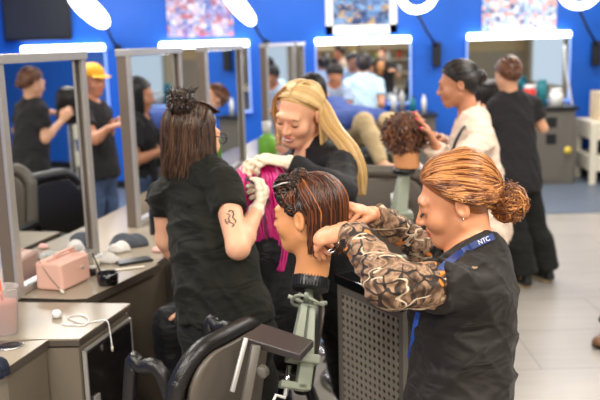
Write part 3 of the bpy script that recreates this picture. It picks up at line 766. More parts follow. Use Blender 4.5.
def parted(H, n, rnd, length, sides=(-1, 1), inf=.012, flare=.05, wave=.004, freq=6, yend=(.30, -.95), zend=-.1, t0=.55, t1=2.35, lj=.2, steps_low=10):
    out = []
    for _ in range(n):
        sd = rnd.choice(sides); u = rnd.random(); th = t0+(t1-t0)*u; st = nrm(A_(sd*.03, math.cos(th), math.sin(th))); ye = yend[0]+(yend[1]-yend[0])*min(1, u*1.15)
        en = nrm(A_(sd*math.sqrt(max(.04, 1-min(.97, ye*ye))), ye, zend)); ii = inf*rnd.uniform(.7, 1.1); P = [H.scalp(slerp(st, en, t), ii*min(1.1, .3+1.6*t)) for t in np.linspace(0, 1, 9)]
        e = P[-1]; ow = nrm((e-H.c)*A_(1, 1, 0)); L = length*(1-lj*rnd.random()); ph = rnd.uniform(0, 6)
        for t in np.linspace(0, 1, steps_low+1)[1:]: P.append(e-A_(0, 0, 1)*L*t+ow*flare*L*t*(1-.5*t)+A_(math.sin(freq*t+ph), math.cos(freq*t+ph), 0)*wave*t)
        out.append(np.array(P))
    return out
def knot(c, rad, n, rnd, loops=1.4, turb=.35):
    out = []
    for _ in range(n):
        ax = nrm([rnd.gauss(0, 1) for _ in range(3)]); u = nrm(np.cross(ax, [.3, .2, .9])); v = np.cross(ax, u); r = rad*rnd.uniform(.72, 1.0); ph = rnd.uniform(0, 6.28); L = loops*rnd.uniform(.5, 1); w = rnd.uniform(2, 5)
        P = [c+(u*math.cos(ph+t*L*6.28)+v*math.sin(ph+t*L*6.28))*r*(1+.10*math.sin(w*t*6))+ax*rad*turb*math.sin(ph+w*t*3) for t in np.linspace(0, 1, 20)]
        out.append(np.array(P))
    return out

# ------------------------------------------------------------------ woman in front, camouflage sleeves
rnd = random.Random(11)
def figure(name, label, J, Hd=None, cat='person', **kw):
    F = Fig(J, head=Hd, **kw); b = (F.J['aL']+F.J['aR'])/2
    t = thing(name, label, cat, (b[0], b[1], 0)); F.root = t; return F
HA = Head(at(455, 200, 2.2), (-.95, .12, -.27), (-.27, 0, .96), 1.0)
JA = dict(nk=at(474, 255, 2.2), pv=at(455, 424, 2.19), sL=at(477, 286, 2.06), sR=at(464, 266, 2.37), eL=at(391, 285, 1.93), wL=at(350, 231, 2.11), eR=at(437, 257, 2.56), wR=at(373, 214, 2.42))
hLd = nrm(at(327, 235, 2.16)-JA['wL'])
hands = dict(L=hand_prims(JA['wL'], nrm(at(324, 236, 2.15)-JA['wL']), nrm(at(345, 262, 2.2)-at(330, 235, 2.15)), -1, curl=(.62, .62, .55, .45), thumb=(.55, .7), scale=.92),
             R=hand_prims(JA['wR'], nrm(at(350, 207, 2.36)-JA['wR']), A_(-.35, .1, -.9), 1, curl=(.95, 1.0, 1.05, 1.1), thumb=(.3, .9), scale=.92))
FA = figure('person', 'person in front with auburn bun, charcoal scrub top and camouflage sleeves, styling the practice head', JA, HA, k=.95, hands=hands)
FA.make_body(FA.root, M['skin_warm'], M['lips'], h=.010, hh=.0034, hf=.003)
face_parts(HA, FA.root, brow=M['brow'])
mb = MB()
for s_ in (-1, 1):
    for x in np.linspace(-.014, .015, 12): mb.tube([HA.w(s_*(.032+x), .090-abs(x)*.25, -.0035)-loc_(FA.root), HA.w(s_*(.032+x*1.25), .100-abs(x)*.25, -.010)-loc_(FA.root)], [.0011, .0004], 4)
mb.build('long_lashes', M['lash'], FA.root)
for n in 'LR':
    J = FA.J; S_, E_, W_ = J['s'+n], J['e'+n], J['w'+n]
    def fn(p, n=n, S_=S_, E_=E_, W_=W_):
        d = smin(rc(p, S_, E_, .055, .055), rc(p, E_, W_+(W_-E_)*.02, .054, .037), .03)
        v = nrm(W_-E_); d = smax(d, plane(p, W_-v*.004, v), .004)
        s = (p-E_) @ v
        return d+.0032*(np.sin(70*s+9*np.sin(25*p[:, 2]))+.7*np.sin(45*p[:, 0]-60*p[:, 2]+5*np.sin(30*p[:, 1])))
    lo = np.minimum(np.minimum(S_, E_), W_)-.09; hi = np.maximum(np.maximum(S_, E_), W_)+.09
    sdf_obj('camouflage_sleeve', fn, lo, hi, .0055, M['camo'], FA.root)
FA.make_top(FA.root, M['tee_char'], 'scrub_top', hem=-.06, sleeve=.52, inf=.016, h=.006, neck_r=.066, neck_low=.02, folds=.0045, flare=.013, loose=.004, vee=.08)
FA.make_pants(FA.root, M['pants'])
FA.make_shoes(FA.root, M['black'])
base = cap_mesh(hair_region(HA, .013, front=.002, nape=False), HA.c, .16, .005)
bunc = HA.w(0, -.132, -.048)
P = pulled_back(HA, (0, -.93, -.34), 1700, rnd, inf=.0185, wave=.0042, freq=13, steps=20)
strands('hair', P, H_AUB, FA.root, r=.0021, rnd=rnd, base=base)
kb = cap_mesh(lambda p: ell(p, bunc, (.034, .034, .034)), bunc, .06, .006)
strands('hair_bun', knot(bunc, .046, 210, rnd, turb=.4)+bundle([HA.w(0, -.10, -.02), bunc], [.03, .03], 60, rnd, steps=8), H_AUB, FA.root, r=.0021, rnd=rnd, base=kb, thin=knot(bunc, .049, 40, rnd, loops=.5, turb=.6)+knot(bunc+A_(-.012, 0, .02), .042, 25, rnd, loops=.4, turb=.8))
e = MB(); e.lathe(HA.w(-.087, -.006, -.033)-loc_(FA.root), [(.0005, -.003), (.0028, -.0018), (.003, .001), (.001, .003)], 10, axis=-HA.r); e.build('earring', M['chrome'], FA.root)
# lanyard round the neck
def surf(F, px, py, D0, D1, off=.003, fns=None):
    t = np.linspace(D0, D1, 400); P = np.array([at(px, py, q) for q in t]); d = F.topfn(P); d = np.minimum(d, F.body(P)); i = np.argmax(d < 0)
    return P[max(i, 0)] - (cF*off) if (d < 0).any() else at(px, py, (D0+D1)/2)

def ribbon(name, pts, width, nvecs, m_, parent, th=.0016):
    o = loc_(parent); C = catmull(pts, 28); Nn = catmull(nvecs, 28); mb = MB(); T = np.gradient(C, axis=0); vs = []; fs = []
    for i in range(28):
        t = nrm(T[i]); n_ = nrm(Nn[i]); s = nrm(np.cross(t, n_))
        for (a, b) in ((-1, -1), (1, -1), (1, 1), (-1, 1)): vs.append(C[i]+s*a*width/2+n_*b*th/2-o)
    for i in range(27):
        for j in range(4): fs.append((i*4+j, i*4+(j+1) % 4, i*4+4+(j+1) % 4, i*4+4+j))
    mb.add(vs, fs, 0, False); return mb.build(name, m_, parent), C, Nn
FAf, FAu, FAl = FA.fw, FA.up, FA.lat
lan_pts = [surf(FA, *q, 1.8, 2.5, .009) for q in ((493, 236), (484, 240), (473, 245), (461, 252), (450, 260), (441, 268), (436, 275))]
lan_n = [A_(.5, -.8, .5), A_(.3, -1, .4), A_(.1, -1, .4), A_(-.1, -1, .35), A_(-.3, -1, .3), A_(-.5, -1, .2), A_(-.6, -1, .1)]
LY, LC, LN = ribbon('lanyard', lan_pts, .017, lan_n, M['navy'], FA.root)
def text_obj(name, s, size, c, right, up, m_, parent, th=.0004):
    cu = bpy.data.curves.new(name, 'FONT'); cu.body = s; cu.size = size; cu.align_x = 'CENTER'; cu.align_y = 'CENTER'; cu.extrude = th
    o = bpy.data.objects.new(name, cu); r = nrm(right); u = np.array(up, float); u = nrm(u-(u @ r)*r); n_ = np.cross(r, u); c = np.array(c)-(loc_(parent))
    o.matrix_local = Matrix(((r[0], u[0], n_[0], c[0]), (r[1], u[1], n_[1], c[1]), (r[2], u[2], n_[2], c[2]), (0, 0, 0, 1)))
    dg = bpy.context.evaluated_depsgraph_get(); COL.objects.link(o); dg.update(); me = bpy.data.meshes.new_from_object(o.evaluated_get(dg)); mw = o.matrix_local.copy()
    bpy.data.objects.remove(o); o = bpy.data.objects.new(name, me); me.materials.clear(); me.materials.append(m_); o.matrix_local = mw; link(o, parent); return o
i = 5; tdir = nrm(LC[i-2]-LC[i+2])
text_obj('lanyard_lettering', 'NTC', .017, LC[i]+nrm(LN[i])*.0016, tdir, np.cross(nrm(LN[i]), tdir), M['white'], FA.root)
st = [surf(FA, *q, 1.8, 2.6, .006) for q in ((418, 312), (415, 324), (412, 342), (409, 358))]
ribbon('lanyard_end', st, .013, [A_(-.6, -1, 0)]*4, M['royal'], FA.root)
# front pocket of the top
# styling clip held by the near hand
t = thing('hair_clip', 'small chrome hair clip between the fingers of the front person\'s near hand', 'hair clip', at(334, 247, 2.13)); o = loc_(t)
MB().tube([at(326, 252, 2.12)-o, at(333, 248, 2.125)-o, at(341, 241, 2.14)-o], [.0018, .0024, .002], 6).build('blade', M['chrome'], t)
MB().tube([at(328, 254, 2.13)-o, at(335, 251, 2.135)-o, at(341, 241, 2.14)-o], [.0015, .0022, .002], 6).build('blade', M['chrome'], t)

# ------------------------------------------------------------------ practice head in the middle
HM = Head(at(307, 214, 2.38), (-.90, .43, -.06), (0, 0, 1), .94)
t = thing('styling_mannequin', 'practice head with chestnut hair on the sage clamp stand in the middle', 'mannequin head', atz(308, 278, .99)*0+np.append(HM.w(0, -.03, 0)[:2], HM.c[2]-.187))
MR = t
nb = HM.w(0, -.035, -.04); nb2 = A_(HM.w(0, -.008, 0)[0], HM.w(0, -.008, 0)[1], HM.c[2]-.185)
def fn(p):
    d = smin(HM.sdf(p), rc(p, nb, nb2, .046, .050), .03); return smax(d, -(p[:, 2]-(HM.c[2]-.185)), .002)
sdf_obj('head', fn, HM.c-.2, HM.c+.16, .0036, [M['mannequin'], M['lips_soft']], t, matfn=HM.is_lips)
face_parts(HM, t)
o = loc_(t)
base = cap_mesh(hair_region(HM, .010), HM.c, .17, .006)
P = falling(HM, (-258, -106), 1000, rnd, .125, inf=.015, flare=.02, wave=.003, low=-.1, tuck=.012, lj=.25)+falling(HM, (-255, -112), 420, rnd, .135, inf=.020, flare=.0, wave=.003, low=-.1, tuck=.015, lj=.25)
strands('hair', P, H_MAN, t, r=.0020, rnd=rnd, base=base)
cc = HM.w(-.035, .045, .085)
P = []
for (x, y, z, rd, nn) in ((-.035, .05, .095, .030, 46), (-.056, .04, .066, .027, 44), (-.064, .014, .035, .024, 34), (-.02, .07, .09, .022, 28), (-.05, .01, .10, .026, 30), (-.03, .0, .118, .024, 26)):
    P += knot(HM.w(x, y, z), rd, nn, rnd, loops=1.2, turb=.5)
for _ in range(160):
    a_ = rnd.uniform(-.66, -.02); s0 = hairline(a_); e0 = nrm(A_(-.45+rnd.gauss(0, .12), .35+rnd.gauss(0, .15), .85)); P.append(np.array([HM.scalp(slerp(s0, e0, t_), .014+.006*math.sin(t_*9+a_*20)) for t_ in np.linspace(0, .9, 12)]))
strands('clipped_up_curls', P, [H_DRK[0], H_MAN[0], H_DRK[2]], t, r=.0024, rnd=rnd)
c1 = HM.w(-.085, .065, .098); c2 = HM.w(-.07, .0, .112)
MB().tube([c1-o, (c1+c2)/2-o+A_(0, 0, .003), c2-o], [.003, .0042, .003], 8, flat=.6).build('sectioning_clip', M['silver'], t)
# clamp stand under it
NZ = HM.c[2]-.185; ax0 = A_(nb2[0], nb2[1], NZ)
low = at(299, 372, 2.32); axd = nrm(ax0-low)
t = thing('mannequin_clamp', 'sage grey clamp stand holding the chestnut haired practice head', 'clamp stand', (ax0[0], ax0[1], low[2])); o = loc_(t); CL = t
Rf = frame_from(z=axd, x=(1, .25, 0))
def cp(x, y, z): return ax0+Rf @ A_(x, y, z)-o
mb = MB(); mb.lathe(cp(0, 0, -.040), [(.049, 0), (.053, .003), (.053, .034), (.050, .0375)], 48, axis=axd)
for k in range(36):
    a = 2*PI*k/36; mb.box(cp(.0532*math.cos(a), .0532*math.sin(a), -.021), (.004, .004, .032), Rf @ rotz(a))
mb.build('ribbed_collar', M['black'], t)
MB().lathe(cp(0, 0, -.085), [(.014, 0), (.014, .045)], 16, axis=axd).build('stem', M['sage_dark'], t)
mb = MB(); ring = [cp(.046*math.cos(a), .046*math.sin(a), -.075+.008*math.sin(a*2)) for a in np.linspace(0, 2*PI, 28, endpoint=False)]
mb.tube(ring, .0045, 8, closed=True)
for a in (.2, 1.6, 3.0, 4.4): mb.tube([cp(.012*math.cos(a), .012*math.sin(a), -.078), cp(.058*math.cos(a), .058*math.sin(a), -.066)], [.005, .0065], 8)
mb.build('tilt_ring', M['sage'], t)
mb = MB(); Z0, Z1 = -.085, -.225
for (z, w, d) in ((Z0, .019, .019),): pass
def frust(mb, z0, w0, d0, z1, w1, d1):
    vs = [cp(sx*w, sy*d, z) for (z, w, d) in ((z0, w0, d0), (z1, w1, d1)) for sx, sy in ((-1, -1), (1, -1), (1, 1), (-1, 1))]
    mb.add(vs, [(0, 1, 2, 3)[::-1], (4, 5, 6, 7), (0, 1, 5, 4), (1, 2, 6, 5), (2, 3, 7, 6), (3, 0, 4, 7)])
frust(mb, -.225, .032, .026, -.085, .021, .020)
mb.build('column', M['sage'], t, bevel=.004, seg=3)
mb = MB()
for s in (-1, 1): frust(mb, -.222, .004, .029, -.09, .003, .023)
mb.build('column_rib', M['sage_dark'], t)
mb = MB(); mb.box(cp(.004, -.006, -.238), (.088, .075, .026), Rf); mb.build('clamp_ledge', M['sage'], t, bevel=.005, seg=3)
mb = MB(); mb.box(cp(.016, 0, -.285), (.04, .045, .075), Rf); mb.box(cp(-.012, 0, -.315), (.075, .045, .02), Rf); mb.build('clamp_jaw', M['sage'], t, bevel=.004)
MB().tube([cp(-.03, 0, -.262), cp(-.03, 0, -.345)], .007, 10).build('clamp_screw', M['chrome'], t)
MB().tube([cp(-.03, 0, -.343), cp(-.03, 0, -.35), cp(-.058, -.012, -.348), cp(-.066, -.014, -.375)], .0045, 8).build('screw_handle', M['white'], t)
# ------------------------------------------------------------------ dark haired person seen from behind
def atB(px, py, D): return at(px, py, D+.20)
def atC(px, py, D): return at(px, py, D+.22)
HB = Head(atB(194, 136, 2.77), (.66, .74, -.14), (.05, .05, 1), .99)
JB = dict(nk=atB(197, 170, 2.77), pv=atB(226, 330, 2.66), sL=atB(165, 195, 2.84), sR=atB(224, 185, 2.65), eR=atB(238, 248, 2.52), wR=atB(257, 209, 2.72), eL=atB(166, 240, 2.90), wL=atB(188, 270, 3.02))
hands = dict(R=hand_prims(JB['wR'], nrm(atB(265, 194, 2.78)-JB['wR']), A_(-.7, .3, .3), 1, curl=(.55, .75, .8, .85), thumb=(.6, .6), scale=.93))
_pv = JB['pv']; JB['aL'] = A_(_pv[0]-.11, _pv[1]+.06, .085); JB['aR'] = A_(_pv[0]+.08, _pv[1]+.02, .085)
FB = figure('person', 'person with long dark hair in a black top seen from behind, dyeing magenta hair', JB, HB, k=1.01, slim=.95, hands=hands, bust=False)
FB.make_body(FB.root, M['skin'], h=.011, hh=.0042, hf=.0045)
FB.make_top(FB.root, M['tee_black'], 'scrub_top', hem=.035, sleeve=.42, inf=.012, h=.007, neck_r=.062, neck_low=.0, folds=.0045, flare=.004, loose=.012)
FB.make_pants(FB.root, M['pants'], inf=.02, folds=.005)
FB.make_shoes(FB.root, M['black'])
P = hands['R']; q = prims_pts(P)
sdf_obj('glove', lambda p: smin(prims_sdf(p, P, .0022), rc(p, JB['wR']+(JB['eR']-JB['wR'])*.08, JB['wR'], .030, .027), .01)+.0012*np.sin(300*p[:, 2]), q.min(0)-.07, q.max(0)+.07, .004, M['glove'], FB.root)
# tattoo: small ink strokes lying on the upper arm
o = loc_(FB.root); ua = nrm(JB['eR']-JB['sR']); side = nrm(np.cross(ua, A_(0, 1, 0)))
mbt = MB(); toCam = nrm(cC-JB['eR']); sd = nrm(np.cross(toCam, ua)); cen = JB['sR']+(JB['eR']-JB['sR'])*.66
def on_arm(a, b):
    c = cen+ua*a; n_ = nrm(toCam-(toCam @ ua)*ua); ang = b/.038; rad = FB.k*(.047-.011*.66-a*.05)+.0012
    return c+(n_*math.cos(ang)+sd*math.sin(ang))*rad-o
for st_ in ([(-.028, -.012), (-.018, -.002), (-.006, -.01), (.004, -.004)], [(-.034, .006), (-.02, .01), (-.008, .004), (.006, .012), (.016, .006)], [(.0, -.016), (.01, -.004), (.02, .004), (.026, -.006)], [(-.012, -.018), (.0, -.02), (.012, -.014)], [(-.03, -.004), (-.036, .002), (-.028, .012)]):
    C_ = catmull([on_arm(*s_) for s_ in st_], 10); mbt.tube(C_, [.0008]+[.0022]*8+[.0006], 6, flat=.8)
mbt.build('arm_tattoo', M['tattoo'], FB.root)
base = cap_mesh(hair_region(HB, .012), HB.c, .17, .006)
P = falling(HB, (60, 285), 900, rnd, .185, inf=.013, flare=.04, wave=.006, low=-.05, lj=.3, freq=7, part=(0, .1, .99))
P += falling(HB, (110, 265), 300, rnd, .17, inf=.018, flare=.05, wave=.008, low=-.15, lj=.4, freq=6)
strands('hair', P, H_DRK, FB.root, r=.0025, rnd=rnd, base=base)
kc = HB.w(-.035, -.085, .100); kc = atB(181, 103, 2.68)
P = knot(kc, .044, 120, rnd, turb=.6)+bundle([atB(212, 112, 2.78), atB(198, 104, 2.74), kc], [.03, .03, .025], 120, rnd, steps=12)+bundle([atB(172, 132, 2.72), atB(174, 116, 2.70), kc], [.03, .03, .02], 70, rnd, steps=12)
for _ in range(34):
    a = rnd.uniform(-.9, 1.1); P.append(catmull([kc, kc+A_(.03*a, rnd.uniform(-.02, .02), .035), kc+A_(.065*a, rnd.uniform(-.03, .03), rnd.uniform(.03, .06))], 9))
strands('top_knot', P, H_DRK, FB.root, r=.0026, rnd=rnd, base=cap_mesh(lambda p: ell(p, kc, (.03, .03, .028)), kc, .05, .007))
mb = MB()
for s in (-1, 1):
    for k in range(4):
        a0 = kc+A_(.012*(k-1.5)*1.6, -.036, .02*s); mb.tube([kc+A_(.02*(k-1.5), -.02, .036*s)-o, a0+A_(0, -.008, 0)-o, kc+A_(.014*(k-1.5), -.04, 0)-o], [.004, .0045, .0025], 7)
mb.build('claw_clip', M['black_gloss'], FB.root)
# glasses
g = MB(); 
for s in (1, -1):
    c = HB.w(s*.034, .108, -.002)-o; g.tube([c+HB.M @ (A_(.024*math.cos(a), 0, .019*math.sin(a))) for a in np.linspace(0, 2*PI, 22, endpoint=False)], .0022, 7, closed=True)
    g.tube([HB.w(s*.058, .106, .002)-o, HB.w(s*.079, .06, .003)-o, HB.w(s*.081, .0, .004)-o], .0022, 7)
g.build('glasses', M['black'], FB.root)
# dye brush
t = thing('tint_brush', 'black tint brush in the gloved hand beside the magenta hair', 'brush', atB(259, 190, 2.76)); o2 = loc_(t)
MB().tube([atB(270, 203, 2.79)-o2, atB(262, 190, 2.78)-o2, atB(256, 184, 2.78)-o2], [.003, .004, .004], 8).build('handle', M['black'], t)
MB().tube([atB(256, 184, 2.78)-o2, atB(250, 180, 2.785)-o2, atB(246, 178, 2.79)-o2], [.008, .016, .014], 10, flat=.3).build('bristle_head', M['dark_metal'], t)

# ------------------------------------------------------------------ blonde person
HC = Head(atC(299, 113, 3.12), (-.50, -.72, -.34), (-.05, -.35, .9), 1.06)
JC = dict(nk=atC(312, 152, 3.19), pv=atC(350, 298, 3.30), sL=atC(342, 166, 3.03), sR=atC(292, 166, 3.30), eL=atC(343, 192, 2.84), wL=atC(290, 163, 2.86), eR=atC(284, 200, 3.16), wR=atC(262, 172, 3.0))
hands = dict(L=hand_prims(JC['wL'], nrm(atC(258, 157, 2.86)-JC['wL']), A_(-.2, .2, -1), -1, curl=(.3, .4, .45, .5), thumb=(.5, .5), scale=1.0),
             R=hand_prims(JC['wR'], nrm(atC(246, 160, 2.9)-JC['wR']), A_(.3, -.2, -1), 1, curl=(.5, .5, .5, .5), scale=.95))
_pv = JC['pv']; JC['aL'] = A_(_pv[0]+.10, _pv[1]-.02, .085); JC['aR'] = A_(_pv[0]+.03, _pv[1]+.14, .085)
FC = figure('person', 'smiling person with long blonde hair, black zip jacket and pale gloves', JC, HC, k=1.0, hands=hands)
FC.make_body(FC.root, M['skin'], h=.012, hh=.0042, hf=.0036)
face_parts(HC, FC.root, brow=H_BLN[2])
sm = catmull([HC.w(-.027, .082, -.056), HC.w(-.014, .094, -.0655), HC.w(0, .0975, -.0665), HC.w(.014, .094, -.0655), HC.w(.027, .082, -.056)], 14)-loc_(FC.root)
MB().tube(sm, [.0004]+[.0013]*12+[.0004], 8).build('smile', M['white'], FC.root)
FC.make_top(FC.root, M['jacket'], 'zip_jacket', hem=-.12, sleeve=2, inf=.012, h=.008, neck_r=.052, neck_low=-.035, folds=.0025, flare=.004, loose=.01, vee=.09,
            extra=lambda p, d: smin(d, smax(rc(p, FC.J['nk']-FC.up*.03, FC.J['nk']+FC.up*.03, .078, .066), -rc(p, FC.J['nk']-FC.up*.1+FC.fw*.02, FC.J['nk']+FC.up*.2+FC.fw*.05, .056, .06), .004)-.0, .01))
FC.make_pants(FC.root, M['pants']); FC.make_shoes(FC.root, M['black'])
for n in 'LR':
    P = hands[n]; q = prims_pts(P)
    sdf_obj('glove', lambda p, P=P, n=n: smin(prims_sdf(p, P, .0025), rc(p, JC['w'+n]+(JC['e'+n]-JC['w'+n])*.12, JC['w'+n], .031, .029), .01)+.0015*np.sin(260*p[:, 2]+90*p[:, 0]), q.min(0)-.07, q.max(0)+.07, .0042, M['glove'], FC.root)
base = cap_mesh(hair_region(HC, .003, front=.016, nape=False), HC.c, .17, .006)
P = parted(HC, 900, rnd, .15, inf=.012, flare=.05, zend=-.05, t0=.72, yend=(.10, -.95))
P += bundle([HC.w(-.03, -.02, .12), atC(321, 103, 3.10), atC(331, 126, 3.08), atC(349, 148, 3.03), atC(360, 172, 3.02), atC(361, 205, 3.05)], [.014, .032, .042, .040, .028, .016], 480, rnd, wave=.003, freq=5)
P += bundle([HC.w(.03, .03, .115), HC.w(.07, .04, .07), HC.w(.088, .035, .0), HC.w(.086, .03, -.07), atC(279, 150, 3.12)], [.006, .008, .010, .012, .012], 110, rnd, wave=.003, freq=5)
strands('hair', P, H_BLN, FC.root, r=.0026, rnd=rnd, base=base)

# ------------------------------------------------------------------ seated client with magenta hair
HD = Head(atC(256, 194, 2.97), (-.86, .45, -.22), (-.1, 0, 1), 1.03)
JD = dict(nk=atC(264, 240, 3.0), pv=atC(262, 338, 3.06), sL=atC(262, 254, 2.86), sR=atC(274, 248, 3.16), eL=atC(250, 300, 2.84), wL=atC(205, 316, 2.86), eR=atC(262, 300, 3.2), wR=atC(215, 315, 3.1),
          hL=atC(256, 346, 3.0), hR=atC(260, 340, 3.16), kL=atC(170, 326, 3.03), kR=atC(178, 322, 3.18), plat=(-.1, 1, 0))
JD['aL'] = JD['kL']*A_(1, 1, 0)+A_(.03, 0, .30); JD['aR'] = JD['kR']*A_(1, 1, 0)+A_(.03, 0, .30)
for n in 'LR': JD['t'+n] = JD['a'+n]+A_(-.17, .02, -.05)
hands = dict(L=hand_prims(JD['wL'], nrm(atC(178, 311, 2.92)-JD['wL']), A_(0, 0, -1), -1, curl=(.2, .2, .2, .2), scale=.95))
FD = Fig(JD, head=HD, k=1.0, hands=hands)
FD.root = thing('person', 'seated client whose magenta hair is being dyed, under a black cape', 'person', (HD.c[0], HD.c[1], 0))
def bodyD(p, F=FD):
    d = F.torso(p)
    for n in 'LR': d = smin(d, F.arm(p, n), .03); d = smin(d, F.leg(p, n), .04); d = smin(d, rc(p, F.J['a'+n], F.J['t'+n], .034, .028), .03)
    d = smin(d, prims_sdf(p, F.hands['L']), .012); d = smin(d, F.neck(p), .03); return smin(d, F.head.sdf(p), .018)
FD.body = bodyD
FD.make_body(FD.root, M['skin'], h=.014, hh=.006, hf=.006)
def capeD(p, F=FD):
    d = F.torso(p, .03)
    for n in 'LR': d = smin(d, F.arm(p, n, .022, 1.9), .06)
    k = smin(rc(p, F.J['hL'], F.J['kL']-A_(-.02, 0, 0), .11, .075), rc(p, F.J['hR'], F.J['kR'], .11, .075), .08); d = smin(d, k, .06)
    for n in 'LR': d = smin(d, rc(p, F.J['k'+n], F.J['a'+n]+A_(0, 0, .1), .075, .07), .03)
    d = smax(d, -rc(p, F.J['nk'], F.J['nk']+F.up*.2, .058, .07), .005)
    return d+.004*np.sin(28*p[:, 0]+20*p[:, 2]+5*np.sin(12*p[:, 1]))
lo, hi = FD.bounds(['nk', 'pv', 'kL', 'kR', 'sL', 'sR', 'aL'], .2)
sdf_obj('cape', capeD, lo, hi, .012, M['cape'], FD.root)
for n in 'LR': sdf_obj('shoe', lambda p, n=n: rce(p, FD.J['a'+n]+A_(.03, 0, -.03), FD.J['t'+n], .043, .045, A_(0, 0, 1), 1.2), FD.J['a'+n]-.25, FD.J['a'+n]+.14, .012, M['black'], FD.root)
base = cap_mesh(hair_region(HD, .012), HD.c, .17, .007)
P = parted(HD, 420, rnd, .18, inf=.016, wave=.008, freq=8)
P += bundle([atC(260, 166, 2.94), atC(272, 184, 2.90), atC(277, 215, 2.86), atC(276, 245, 2.84), atC(272, 280, 2.82)], [.02, .045, .05, .045, .035], 260, rnd, wave=.012, freq=8)
P += bundle([atC(252, 162, 2.94), atC(246, 190, 2.86), atC(256, 225, 2.83), atC(262, 272, 2.82)], [.03, .05, .055, .045], 300, rnd, wave=.012, freq=8)
strands('hair', P, H_MAG, FD.root, r=.0034, rnd=rnd, base=base)

# ------------------------------------------------------------------ beige blouse person and the practice head she works on
HF = Head(at(457, 84, 4.3), (-.97, .1, -.16), (-.1, 0, 1), .97)
JF = dict(nk=at(470, 120, 4.33), pv=at(480, 222, 4.33), sL=at(481, 139, 4.16), sR=at(472, 134, 4.5), eL=at(446, 186, 3.95), wL=at(436, 146, 3.85), eR=at(455, 170, 4.6), wR=at(440, 140, 4.45))
hands = dict(L=hand_prims(JF['wL'], nrm(at(421, 118, 3.78)-JF['wL']), A_(-.5, .2, -.8), -1, curl=(.05, .08, .1, .15), spread=1.3, thumb=(.8, .3), scale=1.05),
             R=hand_prims(JF['wR'], nrm(at(425, 128, 4.3)-JF['wR']), A_(-.3, -.4, -.8), 1, curl=(.3, .3, .3, .3)))
FF = figure('person', 'person with pulled back dark hair in a beige blouse, hand on a brown practice head', JF, HF, k=.95, hands=hands)
FF.make_body(FF.root, M['skin_tan'], M['lips'], h=.013, hh=.005, hf=.005); face_parts(HF, FF.root, brow=M['lash'])
FF.make_top(FF.root, M['beige'], 'blouse', hem=-.1, sleeve=2, inf=.02, h=.011, neck_r=.06, neck_low=.02, vee=.12, loose=.02, folds=.005, flare=.012)
FF.make_pants(FF.root, M['pants']); FF.make_shoes(FF.root, M['black'])
P = pulled_back(HF, (0, -.95, .1), 320, rnd, inf=.014, wave=.001, freq=8)
bc = HF.w(0, -.118, .015)
strands('hair', P+knot(bc, .035, 50, rnd), H_BLK, FF.root, r=.0042, rnd=rnd, base=cap_mesh(hair_region(HF, .011), HF.c, .16, .008))
o = loc_(FF.root)
polish = mat('pink nail polish', (214, 60, 96), .2)
for f in range(4):
    q = hands['L'][2+f*3+2]; d_ = nrm(q[2]-q[1]); MB().lathe(q[2]+d_*.003-o, [(.006, -.010), (.0072, 0), (.003, .004)], 8, axis=d_).build('painted_nail', polish, FF.root)
ribbon('lanyard', [at(474, 118, 4.24), at(462, 130, 4.18), at(453, 150, 4.12), at(452, 172, 4.10)], .016, [A_(-.4, -1, .3)]*4, M['black'], FF.root)
# brown practice head
HE = Head(at(406, 138, 3.9), (.42, .88, -.05), (0, 0, 1), .93)
zb = HE.c[2]-.135
t = thing('styling_mannequin', 'practice head with short curly brown hair under the hand of the beige blouse person', 'mannequin head', (HE.w(0, -.02, 0)[0], HE.w(0, -.02, 0)[1], zb)); o = loc_(t)
na = HE.w(0, -.03, -.04)
sdf_obj('head', lambda p: smax(smin(HE.sdf(p), rc(p, na, A_(na[0]+.015, na[1], zb), .052, .06), .03), -(p[:, 2]-zb), .002), HE.c-.2, HE.c+.16, .006, [M['mannequin'], M['lips_soft']], t, matfn=HE.is_lips)
P = []
for _ in range(330):
    a = rnd.uniform(R(75), R(290)); z = rnd.uniform(-.75, 1); d = A_(math.sin(a)*math.sqrt(max(.02, 1-z*z)), math.cos(a)*math.sqrt(max(.02, 1-z*z)) if z < .8 else rnd.uniform(-.5, .6), z)
    c0 = HE.scalp(d, .012); ph = rnd.uniform(0, 6); n1 = nrm(c0-HE.c); dn = nrm(A_(0, 0, -1)-(A_(0, 0, -1) @ n1)*n1+A_(rnd.gauss(0, .4), rnd.gauss(0, .4), 0)); sd_ = np.cross(n1, dn)
    P.append(np.array([c0+dn*.045*t_+(n1*math.cos(t_*7+ph)+sd_*math.sin(t_*7+ph))*.006+n1*.002 for t_ in np.linspace(0, 1, 12)]))
strands('hair', P, H_BRN, t, r=.0048, rnd=rnd, base=cap_mesh(hair_region(HE, .014, front=.0), HE.c, .17, .008))
t = thing('mannequin_clamp', 'sage clamp stand under the curly brown practice head', 'clamp stand', (na[0], na[1], zb-.36)); o = loc_(t)
lowc = at(398, 215, 3.82)
MB().lathe(A_(0, 0, .36-.026), [(.05, 0), (.054, .003), (.054, .024)], 24).build('ribbed_collar', M['black'], t)
tp = A_(na[0], na[1], zb-.03)-o; lw = lowc-o
mb = MB(); mb.tube([tp, tp*.85+lw*.15, lw], [.028, .034, .044], 4); mb.build('column', M['sage'], t, bevel=.004)
MB().box(lw, (.13, .09, .035)).build('clamp_ledge', M['sage'], t, bevel=.005)
MB().tube([lw, lw+A_(-.02, 0, -.12)], .012, 8).build('clamp_screw', M['chrome'], t)
t = thing('beaker', 'white plastic beaker beside the farther clamp stand', 'cup', atz(397, 212, .88+.002)); MB().lathe((0, 0, 0), [(.026, 0), (.034, .10), (.032, .10), (.025, .004)], 18, caps=False).lathe((0, 0, .001), [(.026, 0), (.026, .003)], 18).build('cup', M['white'], t)

